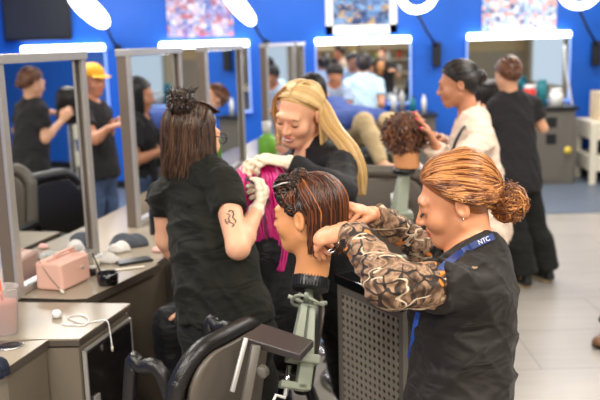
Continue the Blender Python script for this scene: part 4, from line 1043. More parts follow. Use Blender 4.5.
# ------------------------------------------------------------------ far person in a dark shirt, back to us
HG = Head(at(507, 74, 5.95), (-.35, .93, -.25), (0, .1, 1), .97)
JG = dict(nk=at(510, 97, 6.0), pv=at(515, 172, 6.02), sL=at(496, 108, 5.95), sR=at(532, 106, 6.07), eL=at(490, 138, 5.98), wL=at(482, 118, 6.15), eR=at(543, 128, 6.1), wR=at(526, 112, 6.3), aR=(1.80, 5.93, .085), aL=(1.60, 5.80, .085))
hands = dict(L=hand_prims(JG['wL'], nrm(A_(-.3, .5, .6)), A_(.5, .4, -.3), -1), R=hand_prims(JG['wR'], nrm(A_(-.5, .4, .3)), A_(-.4, .2, -.7), 1))
FG = figure('person', 'standing person with brown hair in a dark shirt and wide black trousers, back to us', JG, HG, k=.98, hands=hands, bust=False)
FG.make_body(FG.root, M['skin'], h=.016, hh=.008, hf=.008)
FG.make_top(FG.root, M['far_tee'], 'shirt', hem=-.14, sleeve=.6, inf=.02, h=.013, neck_r=.07, neck_low=.03, loose=.02, flare=.012)
FG.make_pants(FG.root, M['pants'], flare=.05, inf=.02, h=.016); FG.make_shoes(FG.root, M['black'], M['khaki'])
P = pulled_back(HG, (0, -.9, -.35), 200, rnd, inf=.016, wave=.003); bc = HG.w(0, -.11, -.03)
strands('hair', P+knot(bc, .035, 40, rnd), H_BRN, FG.root, r=.006, rnd=rnd, base=cap_mesh(hair_region(HG, .012), HG.c, .16, .01))
# dark brown practice head in front of her
HN = Head(at(487, 96, 6.35), (.1, 1, 0), (0, 0, 1), 1.0); zb = HN.c[2]-.17
t = thing('styling_mannequin', 'practice head with long dark brown hair between the beige blouse and the dark shirt', 'mannequin head', (HN.c[0], HN.c[1]-.02, zb))
sdf_obj('head', lambda p: smax(smin(HN.sdf(p), rc(p, HN.w(0, -.03, -.04), HN.w(0, -.03, -.2), .05, .055), .03), -(p[:, 2]-zb), .002), HN.c-.2, HN.c+.16, .01, M['mannequin'], t)
strands('hair', falling(HN, (60, 300), 170, rnd, .22, inf=.02, flare=.05), H_BLK, t, r=.007, rnd=rnd, base=cap_mesh(hair_region(HN, .014), HN.c, .17, .011))
t = thing('mannequin_tripod', 'tripod holding the dark brown practice head at the back', 'tripod', (HN.c[0], HN.c[1]-.02, 0))
MB().tube([(0, 0, .5), (0, 0, zb-.001)], .014, 10).build('pole', M['dark_metal'], t)
for k in range(3): a = k*2.094+.5; MB().tube([(0, 0, .52), (.3*math.cos(a), .3*math.sin(a), .014)], .010, 8).build('leg', M['dark_metal'], t)

# ------------------------------------------------------------------ person in a yellow cap
HY = Head(at(93, 80, 6.3), (.75, -.6, -.15), (0, 0, 1), 1.0)
JY = dict(nk=at(90, 103, 6.33), pv=at(97, 165, 6.35), sR=at(82, 112, 6.2), sL=at(103, 112, 6.45), eR=at(95, 140, 6.05), wR=at(108, 128, 6.1), eL=at(108, 136, 6.4), wL=at(113, 122, 6.25))
hands = dict(R=hand_prims(JY['wR'], A_(1, 0, .3), A_(0, .3, -1), 1), L=hand_prims(JY['wL'], A_(.6, -.5, .3), A_(0, .3, -1), -1))
FY = figure('person', 'person in a yellow cap, black shirt and jeans between the first two standing mirrors', JY, HY, k=1.0, hands=hands, bust=False)
FY.make_body(FY.root, M['skin_tan'], h=.018, hh=.009, hf=.009)
FY.make_top(FY.root, M['far_tee'], 'shirt', hem=-.1, sleeve=.6, h=.015, loose=.02, flare=.01)
FY.make_pants(FY.root, M['denim'], h=.018); FY.make_shoes(FY.root, M['white'])
def cap(p):
    q = HY.loc(p); d = ell(q, (0, -.01, .045), (.088, .108, .085)); d = smax(d, -(q[:, 2]-.035), .006)
    return smin(d, rce(q, (-.03, .10, .042), (.03, .10, .042), .055, .055, A_(0, 0, 1), 8), .01)
c = sdf_obj('cap', cap, HY.c-.2, HY.c+.2, .009, mat('yellow cap cloth', (250, 176, 34), .7), FY.root)
strands('hair', falling(HY, (90, 270), 60, rnd, .02, inf=.01), H_BRN, FY.root, r=.006, rnd=rnd)

# ------------------------------------------------------------------ two people at the middle lit mirror
def simple_person(label, hc, D, f, k, topm, pantm, skin, hairm, J, sleeve=.6, hairstyle='short', h=.018, cat='person', bust=False, handdirs=None):
    H = Head(at(hc[0], hc[1], D), f, (0, 0, 1), k)
    F = figure('person', label, J, H, k=k, bust=bust, hands=handdirs or {})
    F.make_body(F.root, skin, h=h, hh=.009, hf=.009)
    F.make_top(F.root, topm, 'shirt', hem=-.12, sleeve=sleeve, h=h*.9, loose=.02, flare=.01)
    F.make_pants(F.root, pantm, h=h); F.make_shoes(F.root, M['black'], h=.014)
    if hairstyle == 'bun': P = pulled_back(H, (0, -.8, .5), 150, rnd, inf=.014)+knot(H.w(0, -.07, .13), .035, 40, rnd)
    elif hairstyle == 'long': P = falling(H, (60, 300), 220, rnd, .22, inf=.018, flare=.06)
    else: P = pulled_back(H, (0, -.8, -.2), 150, rnd, inf=.016)
    strands('hair', P, hairm, F.root, r=.006, rnd=rnd, base=cap_mesh(hair_region(H, .012), H.c, .17, .011)); return F
D = 9.0
D = 8.7
simple_person('person with dark hair bun in a grey blue shirt bending at the middle lit mirror', (335, 76), D, (-.1, -.85, -.5), 1.0, M['grey_shirt'], M['denim'], M['skin_tan'], H_BLK,
    dict(nk=at(334, 87, D+.05), pv=at(332, 135, D+.25), sL=at(347, 93, D), sR=at(321, 93, D), eL=at(349, 110, D-.1), wL=at(338, 112, D-.3), eR=at(319, 110, D-.1), wR=at(330, 112, D-.3)), hairstyle='bun')
D = 9.2
simple_person('person in a pale sky blue shirt facing away at the middle lit mirror', (364, 66), D+.2, (.1, .98, -.25), 1.0, M['sky_shirt'], M['denim'], M['skin_tan'], H_BLK,
    dict(nk=at(364, 77, D+.2), pv=at(364, 128, D+.2), sL=at(349, 84, D+.2), sR=at(379, 84, D+.2), eL=at(346, 104, D+.1), wL=at(352, 112, D+.4), eR=at(382, 104, D+.1), wR=at(376, 110, D+.4)))
# reclining client with khaki trousers
JK = dict(nk=at(326, 108, 6.9), pv=at(352, 128, 6.6), sL=at(338, 106, 7.0), sR=at(318, 112, 6.8), eL=at(350, 118, 7.0), wL=at(364, 122, 6.7), eR=at(330, 124, 6.7), wR=at(348, 122, 6.6),
          hL=at(360, 124, 6.65), hR=at(350, 130, 6.5), kL=at(390, 122, 6.35), kR=at(364, 122, 6.2), aL=at(400, 164, 6.3), aR=at(383, 166, 6.1), plat=(.5, .5, 0))
for n in 'LR': JK['t'+n] = JK['a'+n]+A_(.12, -.08, -.02)
HK = Head(at(318, 96, 7.0), (.5, -.6, .2), (-.3, .2, .9), 1.0)
FK = Fig(JK, head=HK, k=1.0, bust=False)
FK.root = thing('person', 'seated person in khaki trousers with a blue drape over the lap', 'person', (JK['pv'][0], JK['pv'][1], 0))
def bodyK(p, F=FK):
    d = F.torso(p)
    for n in 'LR': d = smin(d, F.arm(p, n), .03); d = smin(d, F.leg(p, n), .04); d = smin(d, rc(p, F.J['a'+n], F.J['t'+n], .034, .028), .03)
    d = smin(d, F.neck(p), .03); return smin(d, F.head.sdf(p), .018)
FK.body = bodyK; FK.make_body(FK.root, M['skin'], h=.02, hf=.01)
FK.make_top(FK.root, M['blue_cloth'], 'shirt', hem=-.05, sleeve=1.5, h=.018, inf=.03)
def pk(p, F=FK):
    d = F.torso(p, .012, False); d = smax(d, plane(p, F.J['pv']+F.up*.05, F.up), .01)
    for n in 'LR': v = F.J['a'+n]-F.J['k'+n]; d = smin(d, smax(F.leg(p, n, .012), plane(p, F.J['a'+n]-nrm(v)*.02, v), .005), .03)
    return d
lo, hi = FK.bounds(['pv', 'kL', 'kR', 'aL', 'aR'], .2); sdf_obj('trousers', pk, lo, hi, .018, M['khaki'], FK.root)
def dr(p, F=FK): return smin(rce(p, F.J['hR']*.9+F.J['nk']*.1+A_(0, 0, .05), F.J['hR']*.45+F.J['kR']*.55+A_(0, 0, .04), .15, .12, A_(0, 0, 1), 1.4), rce(p, F.J['hL']+A_(0, 0, .05), F.J['hL']*.45+F.J['kL']*.55+A_(0, 0, .04), .14, .11, A_(0, 0, 1), 1.4), .08)+.006*np.sin(25*p[:, 0]+20*p[:, 1])
sdf_obj('lap_drape', dr, lo-.1, hi+.1, .018, M['blue_cloth'], FK.root)
for n in 'LR': sdf_obj('shoe', lambda p, n=n: rce(p, FK.J['a'+n]+A_(-.03, .02, -.03), FK.J['t'+n], .045, .045, A_(0, 0, 1), 1.2), FK.J['a'+n]-.25, FK.J['a'+n]+.2, .014, M['white'], FK.root)
strands('hair', pulled_back(HK, (0, -.8, -.2), 120, rnd, inf=.016), H_BRN, FK.root, r=.006, rnd=rnd, base=cap_mesh(hair_region(HK, .012), HK.c, .17, .011))

# ------------------------------------------------------------------ person at the right edge (only a leg in the frame)
fx = atz(600, 345, 0); b0 = A_(fx[0]+.10, fx[1]+.05, 0)
JR = dict(nk=b0+A_(.55, .05, 1.36), pv=b0+A_(.45, .03, .90), sL=b0+A_(.70, .02, 1.30), sR=b0+A_(.38, .05, 1.30), eL=b0+A_(.77, -.05, 1.05), wL=b0+A_(.7, -.2, .95), eR=b0+A_(.36, .0, 1.05), wR=b0+A_(.42, -.15, 1.0), aR=b0+A_(-.02, 0, .085), aL=b0+A_(.72, .1, .085))
HR = Head(b0+A_(.56, .03, 1.50), (-.3, -.95, -.1), (0, 0, 1), .97)
FR = Fig(JR, head=HR, k=.97, bust=False); FR.pfw = nrm(A_(-.35, -.9, 0)); JR2 = FR.J
for n in 'LR': FR.J['t'+n] = FR.J['a'+n]*A_(1, 1, 0)+A_(-.10, -.10, .035)
FR.root = thing('person', 'person at the right edge, only a dark trouser leg and brown shoe in view', 'person', b0)
FR.make_body(FR.root, M['skin'], h=.02, hf=.01)
FR.make_top(FR.root, M['denim'], 'shirt', hem=-.1, h=.018); FR.make_pants(FR.root, M['pants'], h=.016, flare=.04); FR.make_shoes(FR.root, mat('brown shoe leather', (120, 84, 56), .4), M['black'])
strands('hair', pulled_back(HR, (0, -.8, -.2), 120, rnd), H_BRN, FR.root, r=.006, rnd=rnd, base=cap_mesh(hair_region(HR, .012), HR.c, .17, .011))
# person hidden behind the blonde but seen in the second mirror
bq = A_(.10, 5.72, 0)
JQ = dict(nk=bq+A_(0, 0, 1.30), pv=bq+A_(.02, 0, .88), sL=bq+A_(-.05, -.16, 1.24), sR=bq+A_(.06, .15, 1.24), eL=bq+A_(-.08, -.20, 1.0), wL=bq+A_(-.24, -.05, 1.08), eR=bq+A_(0, .22, 1.0), wR=bq+A_(-.2, .16, 1.08))
HQ = Head(bq+A_(-.02, .01, 1.45), (-.92, .37, -.2), (0, 0, 1), .97)
FQ = figure('person', 'person with long dark hair seen in the second standing mirror', JQ, HQ, k=.95)
FQ.make_body(FQ.root, M['skin_tan'], h=.018, hf=.008); FQ.make_top(FQ.root, M['far_tee'], 'shirt', hem=-.1, sleeve=.6, h=.015); FQ.make_pants(FQ.root, M['denim'], h=.018); FQ.make_shoes(FQ.root, M['white'], h=.014)
strands('hair', falling(HQ, (60, 300), 220, rnd, .24, inf=.018, flare=.06), H_BLK, FQ.root, r=.006, rnd=rnd, base=cap_mesh(hair_region(HQ, .012), HQ.c, .17, .011))

# ------------------------------------------------------------------ salon chairs
def rounded_path(w, h, r, n=6):
    """outline of an upside-down U: from bottom left over the top to bottom right (x, z)"""
    P = [(-w/2, 0)]
    for a in np.linspace(PI, PI/2, n): P.append((-w/2+r+r*math.cos(a), h-r+r*math.sin(a)))
    for a in np.linspace(PI/2, 0, n): P.append((w/2-r+r*math.cos(a), h-r+r*math.sin(a)))
    P.append((w/2, 0)); return P
def salon_chair(loc, rz, label, seat=.56, group=None, name='salon_chair', wb=.50, hb=.44, arm=.17, rim=.036, sw=.50, foot=.34, ax=.27, af=0.0, lm='leather', br=.30):
    t = thing(name, label, 'chair', loc, rz, group); lean = .16
    def bk(x, y, z): return A_(x, -.22-y-lean*z/.45*.5-.0+.22*x*x*1.2, seat+.04+z)
    MB().lathe((0, 0, 0), [(br, 0), (br, .012), (br-.03, .022), (.06, .035)], 36).build('base', M['chrome'], t)
    MB().lathe((0, 0, .03), [(.045, 0), (.045, seat-.26), (.03, seat-.26), (.03, seat-.10)], 20).build('column', M['chrome'], t)
    MB().box((0, 0, seat-.045), (sw, sw-.02, .11)).build('seat', M[lm], t, bevel=.035, seg=4)
    # back: shell, padding, rolled rim
    def panel(y0, y1, w, h, r, mi, z0=0.0):
        out = [(x, z+z0) for x, z in rounded_path(w, h, r, 7)]; mb = MB(); n = len(out); half = n//2
        vs = []; 
        L = out[:half]; Rr = out[::-1][:half]; rows = list(zip(L, Rr)); NX = 11; grid = []
        for yy in (y0, y1):
            for (a, b) in rows:
                for u in np.linspace(0, 1, NX): x = a[0]+(b[0]-a[0])*u; z = a[1]+(b[1]-a[1])*u; vs.append(bk(x, yy, z))
        m_ = len(rows); fs = []
        for s_ in (0, 1):
            for i in range(m_-1):
                for j in range(NX-1):
                    k = s_*m_*NX+i*NX+j; fs.append((k, k+1, k+NX+1, k+NX))
        def edge(a, b): fs.append((a, b, b+m_*NX, a+m_*NX))
        for i in range(m_-1): edge(i*NX, (i+1)*NX); edge(i*NX+NX-1, (i+1)*NX+NX-1)
        for j in range(NX-1): edge(j, j+1); edge((m_-1)*NX+j, (m_-1)*NX+j+1)
        return mb.add(vs, fs, 0, True)
    panel(.02, .035, wb-.03, hb-.01, .10, 0).build('back_shell', M['chair_shell'], t)
    panel(-.05, .018, wb-.06, hb-.03, .10, 0).build('back_padding', M[lm], t, bevel=.012)
    MB().tube([bk(x, -.008, z) for x, z in catmull([(q[0], q[1]) for q in rounded_path(wb, hb, .12, 5)], 44)], rim, 12).build('back_rim', M[lm], t)
    for s in (-1, 1):
        a = MB().tube(catmull([A_(s*ax, .20-af, seat-.05), A_(s*(ax+.03), .21-af, seat+.06), A_(s*(ax+.03), .17-af, seat+arm), A_(s*(ax+.03), -.02-af*.4, seat+arm+.01), A_(s*(ax+.02), -.20, seat+arm-.02), A_(s*(ax-.01), -.25, seat+.0)], 24), .022, 10)
        a.build('armrest', M['leather'], t)
    fr = MB(); fr.tube([(-.13, .2, seat-.12), (-.13, foot, seat-.36), (.13, foot, seat-.36), (.13, .2, seat-.12)], .012, 8); fr.box((0, foot+.02, seat-.36), (.32, .10, .012)); fr.build('footrest', M['chrome'], t)
    return t
pr_ = A_(*(atz(252, 320, .97))); pl_ = A_(*(atz(186, 362, .95)))
dirx = nrm((pr_-pl_)*A_(1, 1, 0)); rzc = math.atan2(dirx[1], dirx[0])
mid = (pr_+pl_)/2; off = rotz(rzc) @ A_(0, -.27, 0)
FCH = salon_chair((mid[0]-off[0]-.0, mid[1]-off[1], 0), rzc, 'black salon chair in the near foreground with a taupe back, carrying the clamp bar', seat=.497, wb=.40, arm=.41, rim=.026, sw=.40, foot=.16, ax=.15, af=.26, br=.19)
# bar and bracket on the back of that chair (they are fixed to it)
Q = [atz(241, 337, .995), atz(262, 323, .995), atz(314, 340, .995), atz(300, 355, .995)]
qi = inv_pts(FCH, Q); mb = MB(); mb.add([q for q in qi]+[q-A_(0, 0, .02) for q in qi], [(0, 1, 2, 3), (7, 6, 5, 4), (0, 4, 5, 1), (1, 5, 6, 2), (2, 6, 7, 3), (3, 7, 4, 0)])
mb.build('clamp_bar', M['board'], FCH, bevel=.004)
g1, g2, g3, g4 = inv_pts(FCH, [at(246, 338, 2.24), at(232, 392, 2.20), at(256, 345, 2.26), at(244, 410, 2.24)])
MB().tube([g1, g2], .009, 4).build('slide_rail', M['silver'], FCH, bevel=.002)
MB().tube([g3, g4], .018, 4).build('bracket', M['locker'], FCH, bevel=.003)
g5 = inv_pts(FCH, [at(262, 372, 2.25)])[0]; MB().lathe(g5, [(.004, -.012), (.018, -.008), (.018, .012), (.006, .016)], 14, axis=(1, 0, .2)).build('knob', M['locker'], FCH, bevel=.002)
salon_chair((float(JD['pv'][0])-.06, float(JD['pv'][1])+.03, 0), R(92), 'black salon chair under the seated client with magenta hair', seat=float(JD['pv'][2])-.20, wb=.40, hb=.30, foot=.16, br=.18, sw=.36, ax=.20, rim=.028, arm=.12)
salon_chair((.02, 4.72, 0), R(100), 'black salon chair standing behind the blonde person', seat=.52, br=.18, sw=.40, ax=.20, wb=.42, foot=.1)
salon_chair((float(JK['pv'][0])+.08, float(JK['pv'][1])-.06, 0), R(-142), 'black salon chair under the person in khaki trousers', seat=float(JK['pv'][2])-.18, hb=.13, ax=.34, arm=.10)
sc = at(370, 232, 4.22); salon_chair((sc[0]+.03, sc[1]+.1, 0), R(160), 'empty grey salon chair behind the perforated trolley', seat=.60, lm='chair_shell')
M['chair_shell'] = M['chair_shell']

# ------------------------------------------------------------------ perforated trolley
TZ = .965; a = atz(338, 283, TZ); b = atz(404, 311, TZ); dx = nrm((b-a)*A_(1, 1, 0)); wT = float(np.linalg.norm((b-a)[:2])); rzT = math.atan2(dx[1], dx[0])
t = thing('perforated_trolley', 'grey steel trolley with a punched hole side and black top tray', 'trolley', ((a[0]+b[0])/2, (a[1]+b[1])/2, 0), rzT)
# local x along the punched side, local +y away from its face
cell = .0262; nx_ = int(wT/cell)-1; nz_ = 30; mb = MB(); x0 = -nx_*cell/2; z0 = TZ-.03-nz_*cell
grid_r = .0078
for i in range(nx_):
    for j in range(nz_):
        cx, cz = x0+(i+.5)*cell, z0+(j+.5)*cell; k = len(mb.v); h = cell/2
        sq = [(cx-h, cz-h), (cx, cz-h), (cx+h, cz-h), (cx+h, cz), (cx+h, cz+h), (cx, cz+h), (cx-h, cz+h), (cx-h, cz)]
        vs = [(x, 0, z) for x, z in sq]+[(cx+grid_r*math.cos(t_), 0, cz+grid_r*math.sin(t_)) for t_ in [(-135+45*q)*PI/180 for q in range(8)]]+[(cx+grid_r*math.cos(t_), .003, cz+grid_r*math.sin(t_)) for t_ in [(-135+45*q)*PI/180 for q in range(8)]]
        mb.add(vs, [(q, (q+1) % 8, 8+(q+1) % 8, 8+q) for q in range(8)]+[(8+q, 8+(q+1) % 8, 16+(q+1) % 8, 16+q) for q in range(8)])
mb.build('punched_panel', mat('taupe grey powder coat', (150, 142, 130), .4, .2), t)
MB().box((0, .17, (z0+TZ)/2), (wT-.03, .30, TZ-z0-.05)).build('drawer_body', M['black'], t)
fr = MB()
for s in (-1, 1): fr.box((s*(wT/2-.012), .006, (z0+TZ)/2), (.024, .02, TZ-z0)); fr.box((s*(wT/2-.012), .335, (z0+TZ)/2), (.024, .02, TZ-z0))
fr.box((0, .006, TZ-.014), (wT-.04, .018, .028)); fr.box((0, .006, z0+.01), (wT-.04, .018, .02)); fr.build('frame', M['locker'], t, bevel=.002)
fr = MB(); fr.box((0, .17, TZ+.003), (wT+.02, .36, .006))
for s in (-1, 1): fr.box((s*(wT/2+.006), .17, TZ+.018), (.008, .36, .03)); fr.box((0, .17+s*.176, TZ+.018), (wT+.02, .008, .03))
fr.build('top_tray', M['black_gloss'], t, bevel=.002)
for sx in (-1, 1):
    for sy in (0, 1):
        MB().tube([(sx*(wT/2-.03), .02+sy*.30, z0), (sx*(wT/2-.03), .02+sy*.30, .06)], .012, 8).build('leg', M['dark_metal'], t)
        MB().lathe((sx*(wT/2-.03)-.012, .02+sy*.30, .031), [(.03, 0), (.03, .024)], 16, axis=(1, 0, 0)).build('castor', M['black'], t)
# ------------------------------------------------------------------ near wing unit with drawer, second wing unit
def wing(P, label):
    """P: four ground-plane corners, P[1]->P[2] is the drawer face"""
    t = thing('wing_cabinet', label, 'cabinet', (np.mean([p[0] for p in P]), np.mean([p[1] for p in P]), 0)); o = loc_(t); Q = [(p[0]-o[0], p[1]-o[1]) for p in P]; c = np.mean(Q, axis=0)
    n_ = len(Q)
    MB().prism(Q, CT-.024, CT-.004).build('edge_band', M['edge'], t); MB().prism([tuple(c+(np.array(p)-c)*1.006) for p in Q], CT-.004, CT+.002).build('top', M['laminate'], t)
    MB().prism([tuple(c+(np.array(p)-c)*.975) for p in Q], 0.0, CT-.031).build('body', M['lam_side'], t)
    a = np.array(Q[1]+(0,)); b = np.array(Q[2]+(0,)); u = nrm(b-a); nn = np.array([u[1], -u[0], 0]); w = np.linalg.norm(b-a)
    if nn[:2] @ ((a+b)[:2]/2-c) < 0: nn = -nn
    Rm = np.array([u, nn, A_(0, 0, 1)]).T; m_ = (a+b)/2
    d = MB().box(m_+A_(0, 0, .61)+nn*.0, (w-.05, .02, .42), Rm).build('drawer', M['drawer'], t, bevel=.002)
    f = MB()
    for s in (-1, 1): f.box(m_+u*s*(w/2-.02)+A_(0, 0, .61)+nn*.004, (.006, .014, .45), Rm)
    f.box(m_+A_(0, 0, .832)+nn*.004, (w-.03, .014, .006), Rm); f.build('drawer_trim', M['silver'], t)
    MB().box(m_+u*(w/2-.06)+A_(0, 0, .64)+nn*.014, (.035, .008, .05), Rm).build('lock_plate', M['silver'], d, bevel=.002)
    MB().lathe(m_+u*(w/2-.06)+A_(0, 0, .635)+nn*.017, [(.009, 0), (.011, .012)], 14, axis=nn).build('lock', M['chrome'], d)
    MB().box(m_+A_(0, 0, .20)+nn*.0, (w-.05, .02, .34), Rm).build('door', M['drawer'], t, bevel=.002)
    return t
w1 = [atz(-30, 302, CT)[:2], atz(130, 304, CT)[:2], atz(79, 339, CT)[:2], atz(47, 338, CT)[:2]]
wg = wing([tuple(w1[0]+A_(0, -.0)), tuple(w1[1]), tuple(w1[2]), (w1[2][0]-.55, w1[2][1]+.02)], 'end cabinet with a glossy dark drawer and a pale speckled top, in front at left')
wp = [tuple(atz(48, 340, CT)[:2]), tuple(atz(8, 367, CT)[:2]), tuple(atz(-40, 372, CT)[:2]), (-1.35, 2.30), (-1.30, 2.515), (-.90, 2.525)]
t = thing('tool_shelf', 'low taupe shelf with a round chrome tool hole at the left edge', 'shelf', (np.mean([p[0] for p in wp]), np.mean([p[1] for p in wp]), 0)); o = loc_(t); Qp = [(p[0]-o[0], p[1]-o[1]) for p in wp]; c = np.mean(Qp, axis=0)
MB().prism(Qp, CT-.028, CT-.002).build('edge_band', M['edge'], t); MB().prism([tuple(c+(np.array(p)-c)*1.004) for p in Qp], CT-.002, CT+.001).build('top', M['laminate'], t); MB().prism([tuple(c+(np.array(p)-c)*.96) for p in Qp], 0, CT-.028).build('body', M['lam_side'], t)
hc_ = atz(10, 346, CT)-o
MB().lathe((hc_[0], hc_[1], CT+.001), [(.040, 0), (.044, .002), (.040, .004), (.035, .001)], 30, caps=False).build('hole_ring', M['chrome'], t)
MB().lathe((hc_[0], hc_[1], CT+.0012), [(.035, 0), (.035, .0006)], 30).build('tool_hole', M['black'], t)
w2 = [row(.56, .40)[:2], row(.46, .74)[:2], row(.98, .66)[:2], row(1.0, .40)[:2]]
wing([tuple(q) for q in (w2[0], w2[1], w2[2], w2[3])], 'wing cabinet beside the black clad hip of the dark haired person')

# ------------------------------------------------------------------ things on the worktop
ZT = CT+.0008
def on(px, py, dz=0): return atz(px, py, ZT+dz)
# pink handbag
bc_ = on(66, 288); ang = math.atan2(ROWD[1], ROWD[0])-.35
p1 = on(45, 291); p2 = on(90, 276); bd = nrm((on(66, 291)-on(41, 286))*A_(1, 1, 0))
fA = on(40, 287); fB = on(64, 292); fC = on(91, 279)
u = nrm((fC-fB)*A_(1, 1, 0)); v = nrm(np.cross(A_(0, 0, 1), u)); wbag = np.linalg.norm((fC-fB)[:2])*1.05; dbag = .125
cb = (fB+fC)/2+v*dbag/2; t = thing('handbag', 'small pale pink structured handbag with a top handle in front of the nearest mirror', 'handbag', cb, math.atan2(u[1], u[0]))
pink = mat('pale pink leather', (232, 184, 166), .42, bump=.06, bscale=200)
pinkd = mat('pink leather piping', (206, 146, 126), .42)
mb = MB(); W2 = wbag+.0; Hh = .115
prof = [(-dbag/2, 0), (dbag/2, 0), (dbag/2*.98, Hh*.9), (dbag*.42, Hh), (-dbag*.42, Hh), (-dbag/2*.98, Hh*.9)]
mb.add([(x, y, z) for x in (-W2/2, W2/2) for y, z in prof], [tuple(range(6)), tuple(range(11, 5, -1))]+[(i, (i+1) % 6, 6+(i+1) % 6, 6+i) for i in range(6)])
mb.build('body', pink, t, bevel=.016, seg=4)
mb = MB(); mb.box((0, 0, Hh+.001), (W2*.94, dbag*.12, .004)); mb.build('zip', pinkd, t)
for s in (-1, 1): MB().tube(catmull([(s*(W2/2+.001), -dbag*.46, .004), (s*(W2/2+.002), -dbag*.05, Hh*.5), (s*(W2/2-.004), dbag*.3, Hh*.99)], 12), .0022, 6).build('side_zip', M['bronze'], t)
MB().tube(catmull([(-W2*.28, 0, Hh-.002), (-W2*.27, -.015, Hh+.02), (-W2*.12, -.03, Hh+.028), (W2*.12, -.03, Hh+.028), (W2*.27, -.015, Hh+.02), (W2*.28, 0, Hh-.002)], 24), .007, 10, flat=.8).build('top_handle', pink, t)
MB().tube([(-W2/2-.004, -dbag*.42, .012), (-W2/2-.02, -dbag*.62, .006)], .0055, 8).build('zip_pull', M['cream'], t)
MB().lathe((0+W2*.2, -dbag/2-.004, .065), [(.008, 0), (.008, .003)], 14, axis=(0, 1, 0)).build('clasp', M['silver'], t)
# drink
cpos = on(7, 334); cpos[2] = CT+.0028; t = thing('drink_cup', 'clear plastic cup of pink iced drink with an orange straw', 'cup', cpos+A_(0, 0, 0))
hc2 = .155
MB().lathe((0, 0, 0), [(.034, 0), (.035, .004), (.049, hc2), (.052, hc2+.002), (.050, hc2+.004), (.0475, hc2), (.033, .005)], 28, caps=False).lathe((0, 0, .0005), [(.034, 0), (.034, .003)], 28).build('cup', M['cup_plastic'], t)
MB().lathe((0, 0, .005), [(.0325, 0), (.042, .10), (.038, .108), (.01, .115)], 28).build('pink_drink', mat('pink frozen drink', (246, 158, 146), .5, var=.12, vscale=40), t)
MB().tube([(.012, -.020, .03), (-.012, 0, .225)], .0045, 8).build('straw', mat('orange straw', (236, 84, 44), .4), t)
# white earphones on the cabinet top, lead hanging over the edge
W2z = CT+.0022+.0025
t = thing('charger_lead', 'white charger with a looped lead hanging over the drawer edge', 'charger', on(57, 318)*A_(1, 1, 0)+A_(0, 0, CT+.0022)); o = loc_(t)
MB().lathe((0, 0, .0), [(.008, 0), (.017, .004), (.018, .016), (.012, .026), (.003, .028)], 20).build('plug', M['white'], t)
def g_(px, py, dz=.003): return atz(px, py, CT+.0022+dz)-o
ed = atz(106, 321, CT+.004)-o
nout = nrm(A_(.97, -.24, 0))
lp = [g_(62, 324), g_(72, 325), g_(85, 325), g_(88, 319), g_(80, 315), g_(68, 317), g_(74, 321), g_(84, 323), g_(95, 321.5), ed-nout*.006+A_(0, 0, .003), ed+nout*.008+A_(0, 0, -.006), ed+nout*.012+A_(0, 0, -.04), ed+nout*.014+A_(0.004, -.01, -.085)]
MB().tube(catmull(lp, 70), .0022, 7).build('lead', M['white'], t)
e_ = lp[-1]; MB().tube([e_, e_-A_(0, 0, .018)], .0042, 8).build('connector', M['cream'], t)
# bowl and brush
bp_ = on(108, 284); t = thing('tint_bowl', 'black plastic tint bowl with a long brush standing in it', 'bowl', bp_)
MB().lathe((0, 0, 0), [(.036, 0), (.040, .004), (.043, .045), (.041, .046), (.038, .008), (.004, .006)], 28, caps=False).lathe((0, 0, .0004), [(.036, 0), (.036, .004)], 28).build('bowl', M['black_gloss'], t)
MB().tube([(.0, 0, .012), (-.028, .005, .05), (-.055, .01, .125)], [.005, .004, .003], 8).build('brush', M['black'], t)
# phone / tray, comb, towels, cloth, small pots
t = thing('phone', 'black phone lying flat on the worktop beyond the tint bowl', 'phone', on(134, 262)); MB().box((0, 0, .005), (.15, .075, .009), rotz(.5)).build('case', M['black'], t, bevel=.003); MB().box((0, 0, .0101), (.138, .066, .001), rotz(.5)).build('screen', M['screen'], t)
c = on(130, 269); tag(MB().box(c+A_(0, 0, .003), (.12, .018, .006), rotz(.35)).build('comb', M['cream'], bevel=.002), 'cream comb lying beside the black phone', 'comb')
def cloth_heap(name, px, py, rx, ry, hz, m_, label, cat, seed):
    c = on(px, py); rs = random.Random(seed); ph = [rs.uniform(0, 6) for _ in range(4)]
    def fn(p):
        q = p-c; d = ell(p, c+A_(0, 0, hz*.2), (rx, ry, hz)); d = d+.007*np.sin(60*q[:, 0]+ph[0]+3*np.sin(50*q[:, 1]))+.006*np.sin(70*q[:, 1]+ph[1]); return smax(d, -(p[:, 2]-ZT-.001), .002)
    t = bpy.data.objects.new('tmp', None); V, Fq = sdf_mesh(fn, [axes_from(c[0]-rx-.03, c[0]+rx+.03, .006), axes_from(c[1]-ry-.03, c[1]+ry+.03, .006), axes_from(ZT-.01, ZT+hz*1.3+.02, .005)]); bpy.data.objects.remove(t)
    o = mesh_np(name, V-c, Fq, m_, None); o.location = tuple(c); return tag(o, label, cat)
cloth_heap('folded_cloth', 129, 246, .085, .06, .045, M['grey_cloth'], 'crumpled dark grey cloth on the worktop beside the second mirror post', 'cloth', 1)
cloth_heap('towel', 109, 262, .045, .035, .03, M['towel'], 'crumpled white towel behind the tint bowl', 'towel', 2)
cloth_heap('towel', 119, 252, .045, .03, .035, M['towel'], 'pale towel at the foot of the dark grey cloth', 'towel', 3)
cloth_heap('tissue', 159, 251, .028, .022, .018, mat('pink tissue', (240, 190, 180), .8), 'pink tissue on the worktop beside the dark haired person', 'tissue', 4)
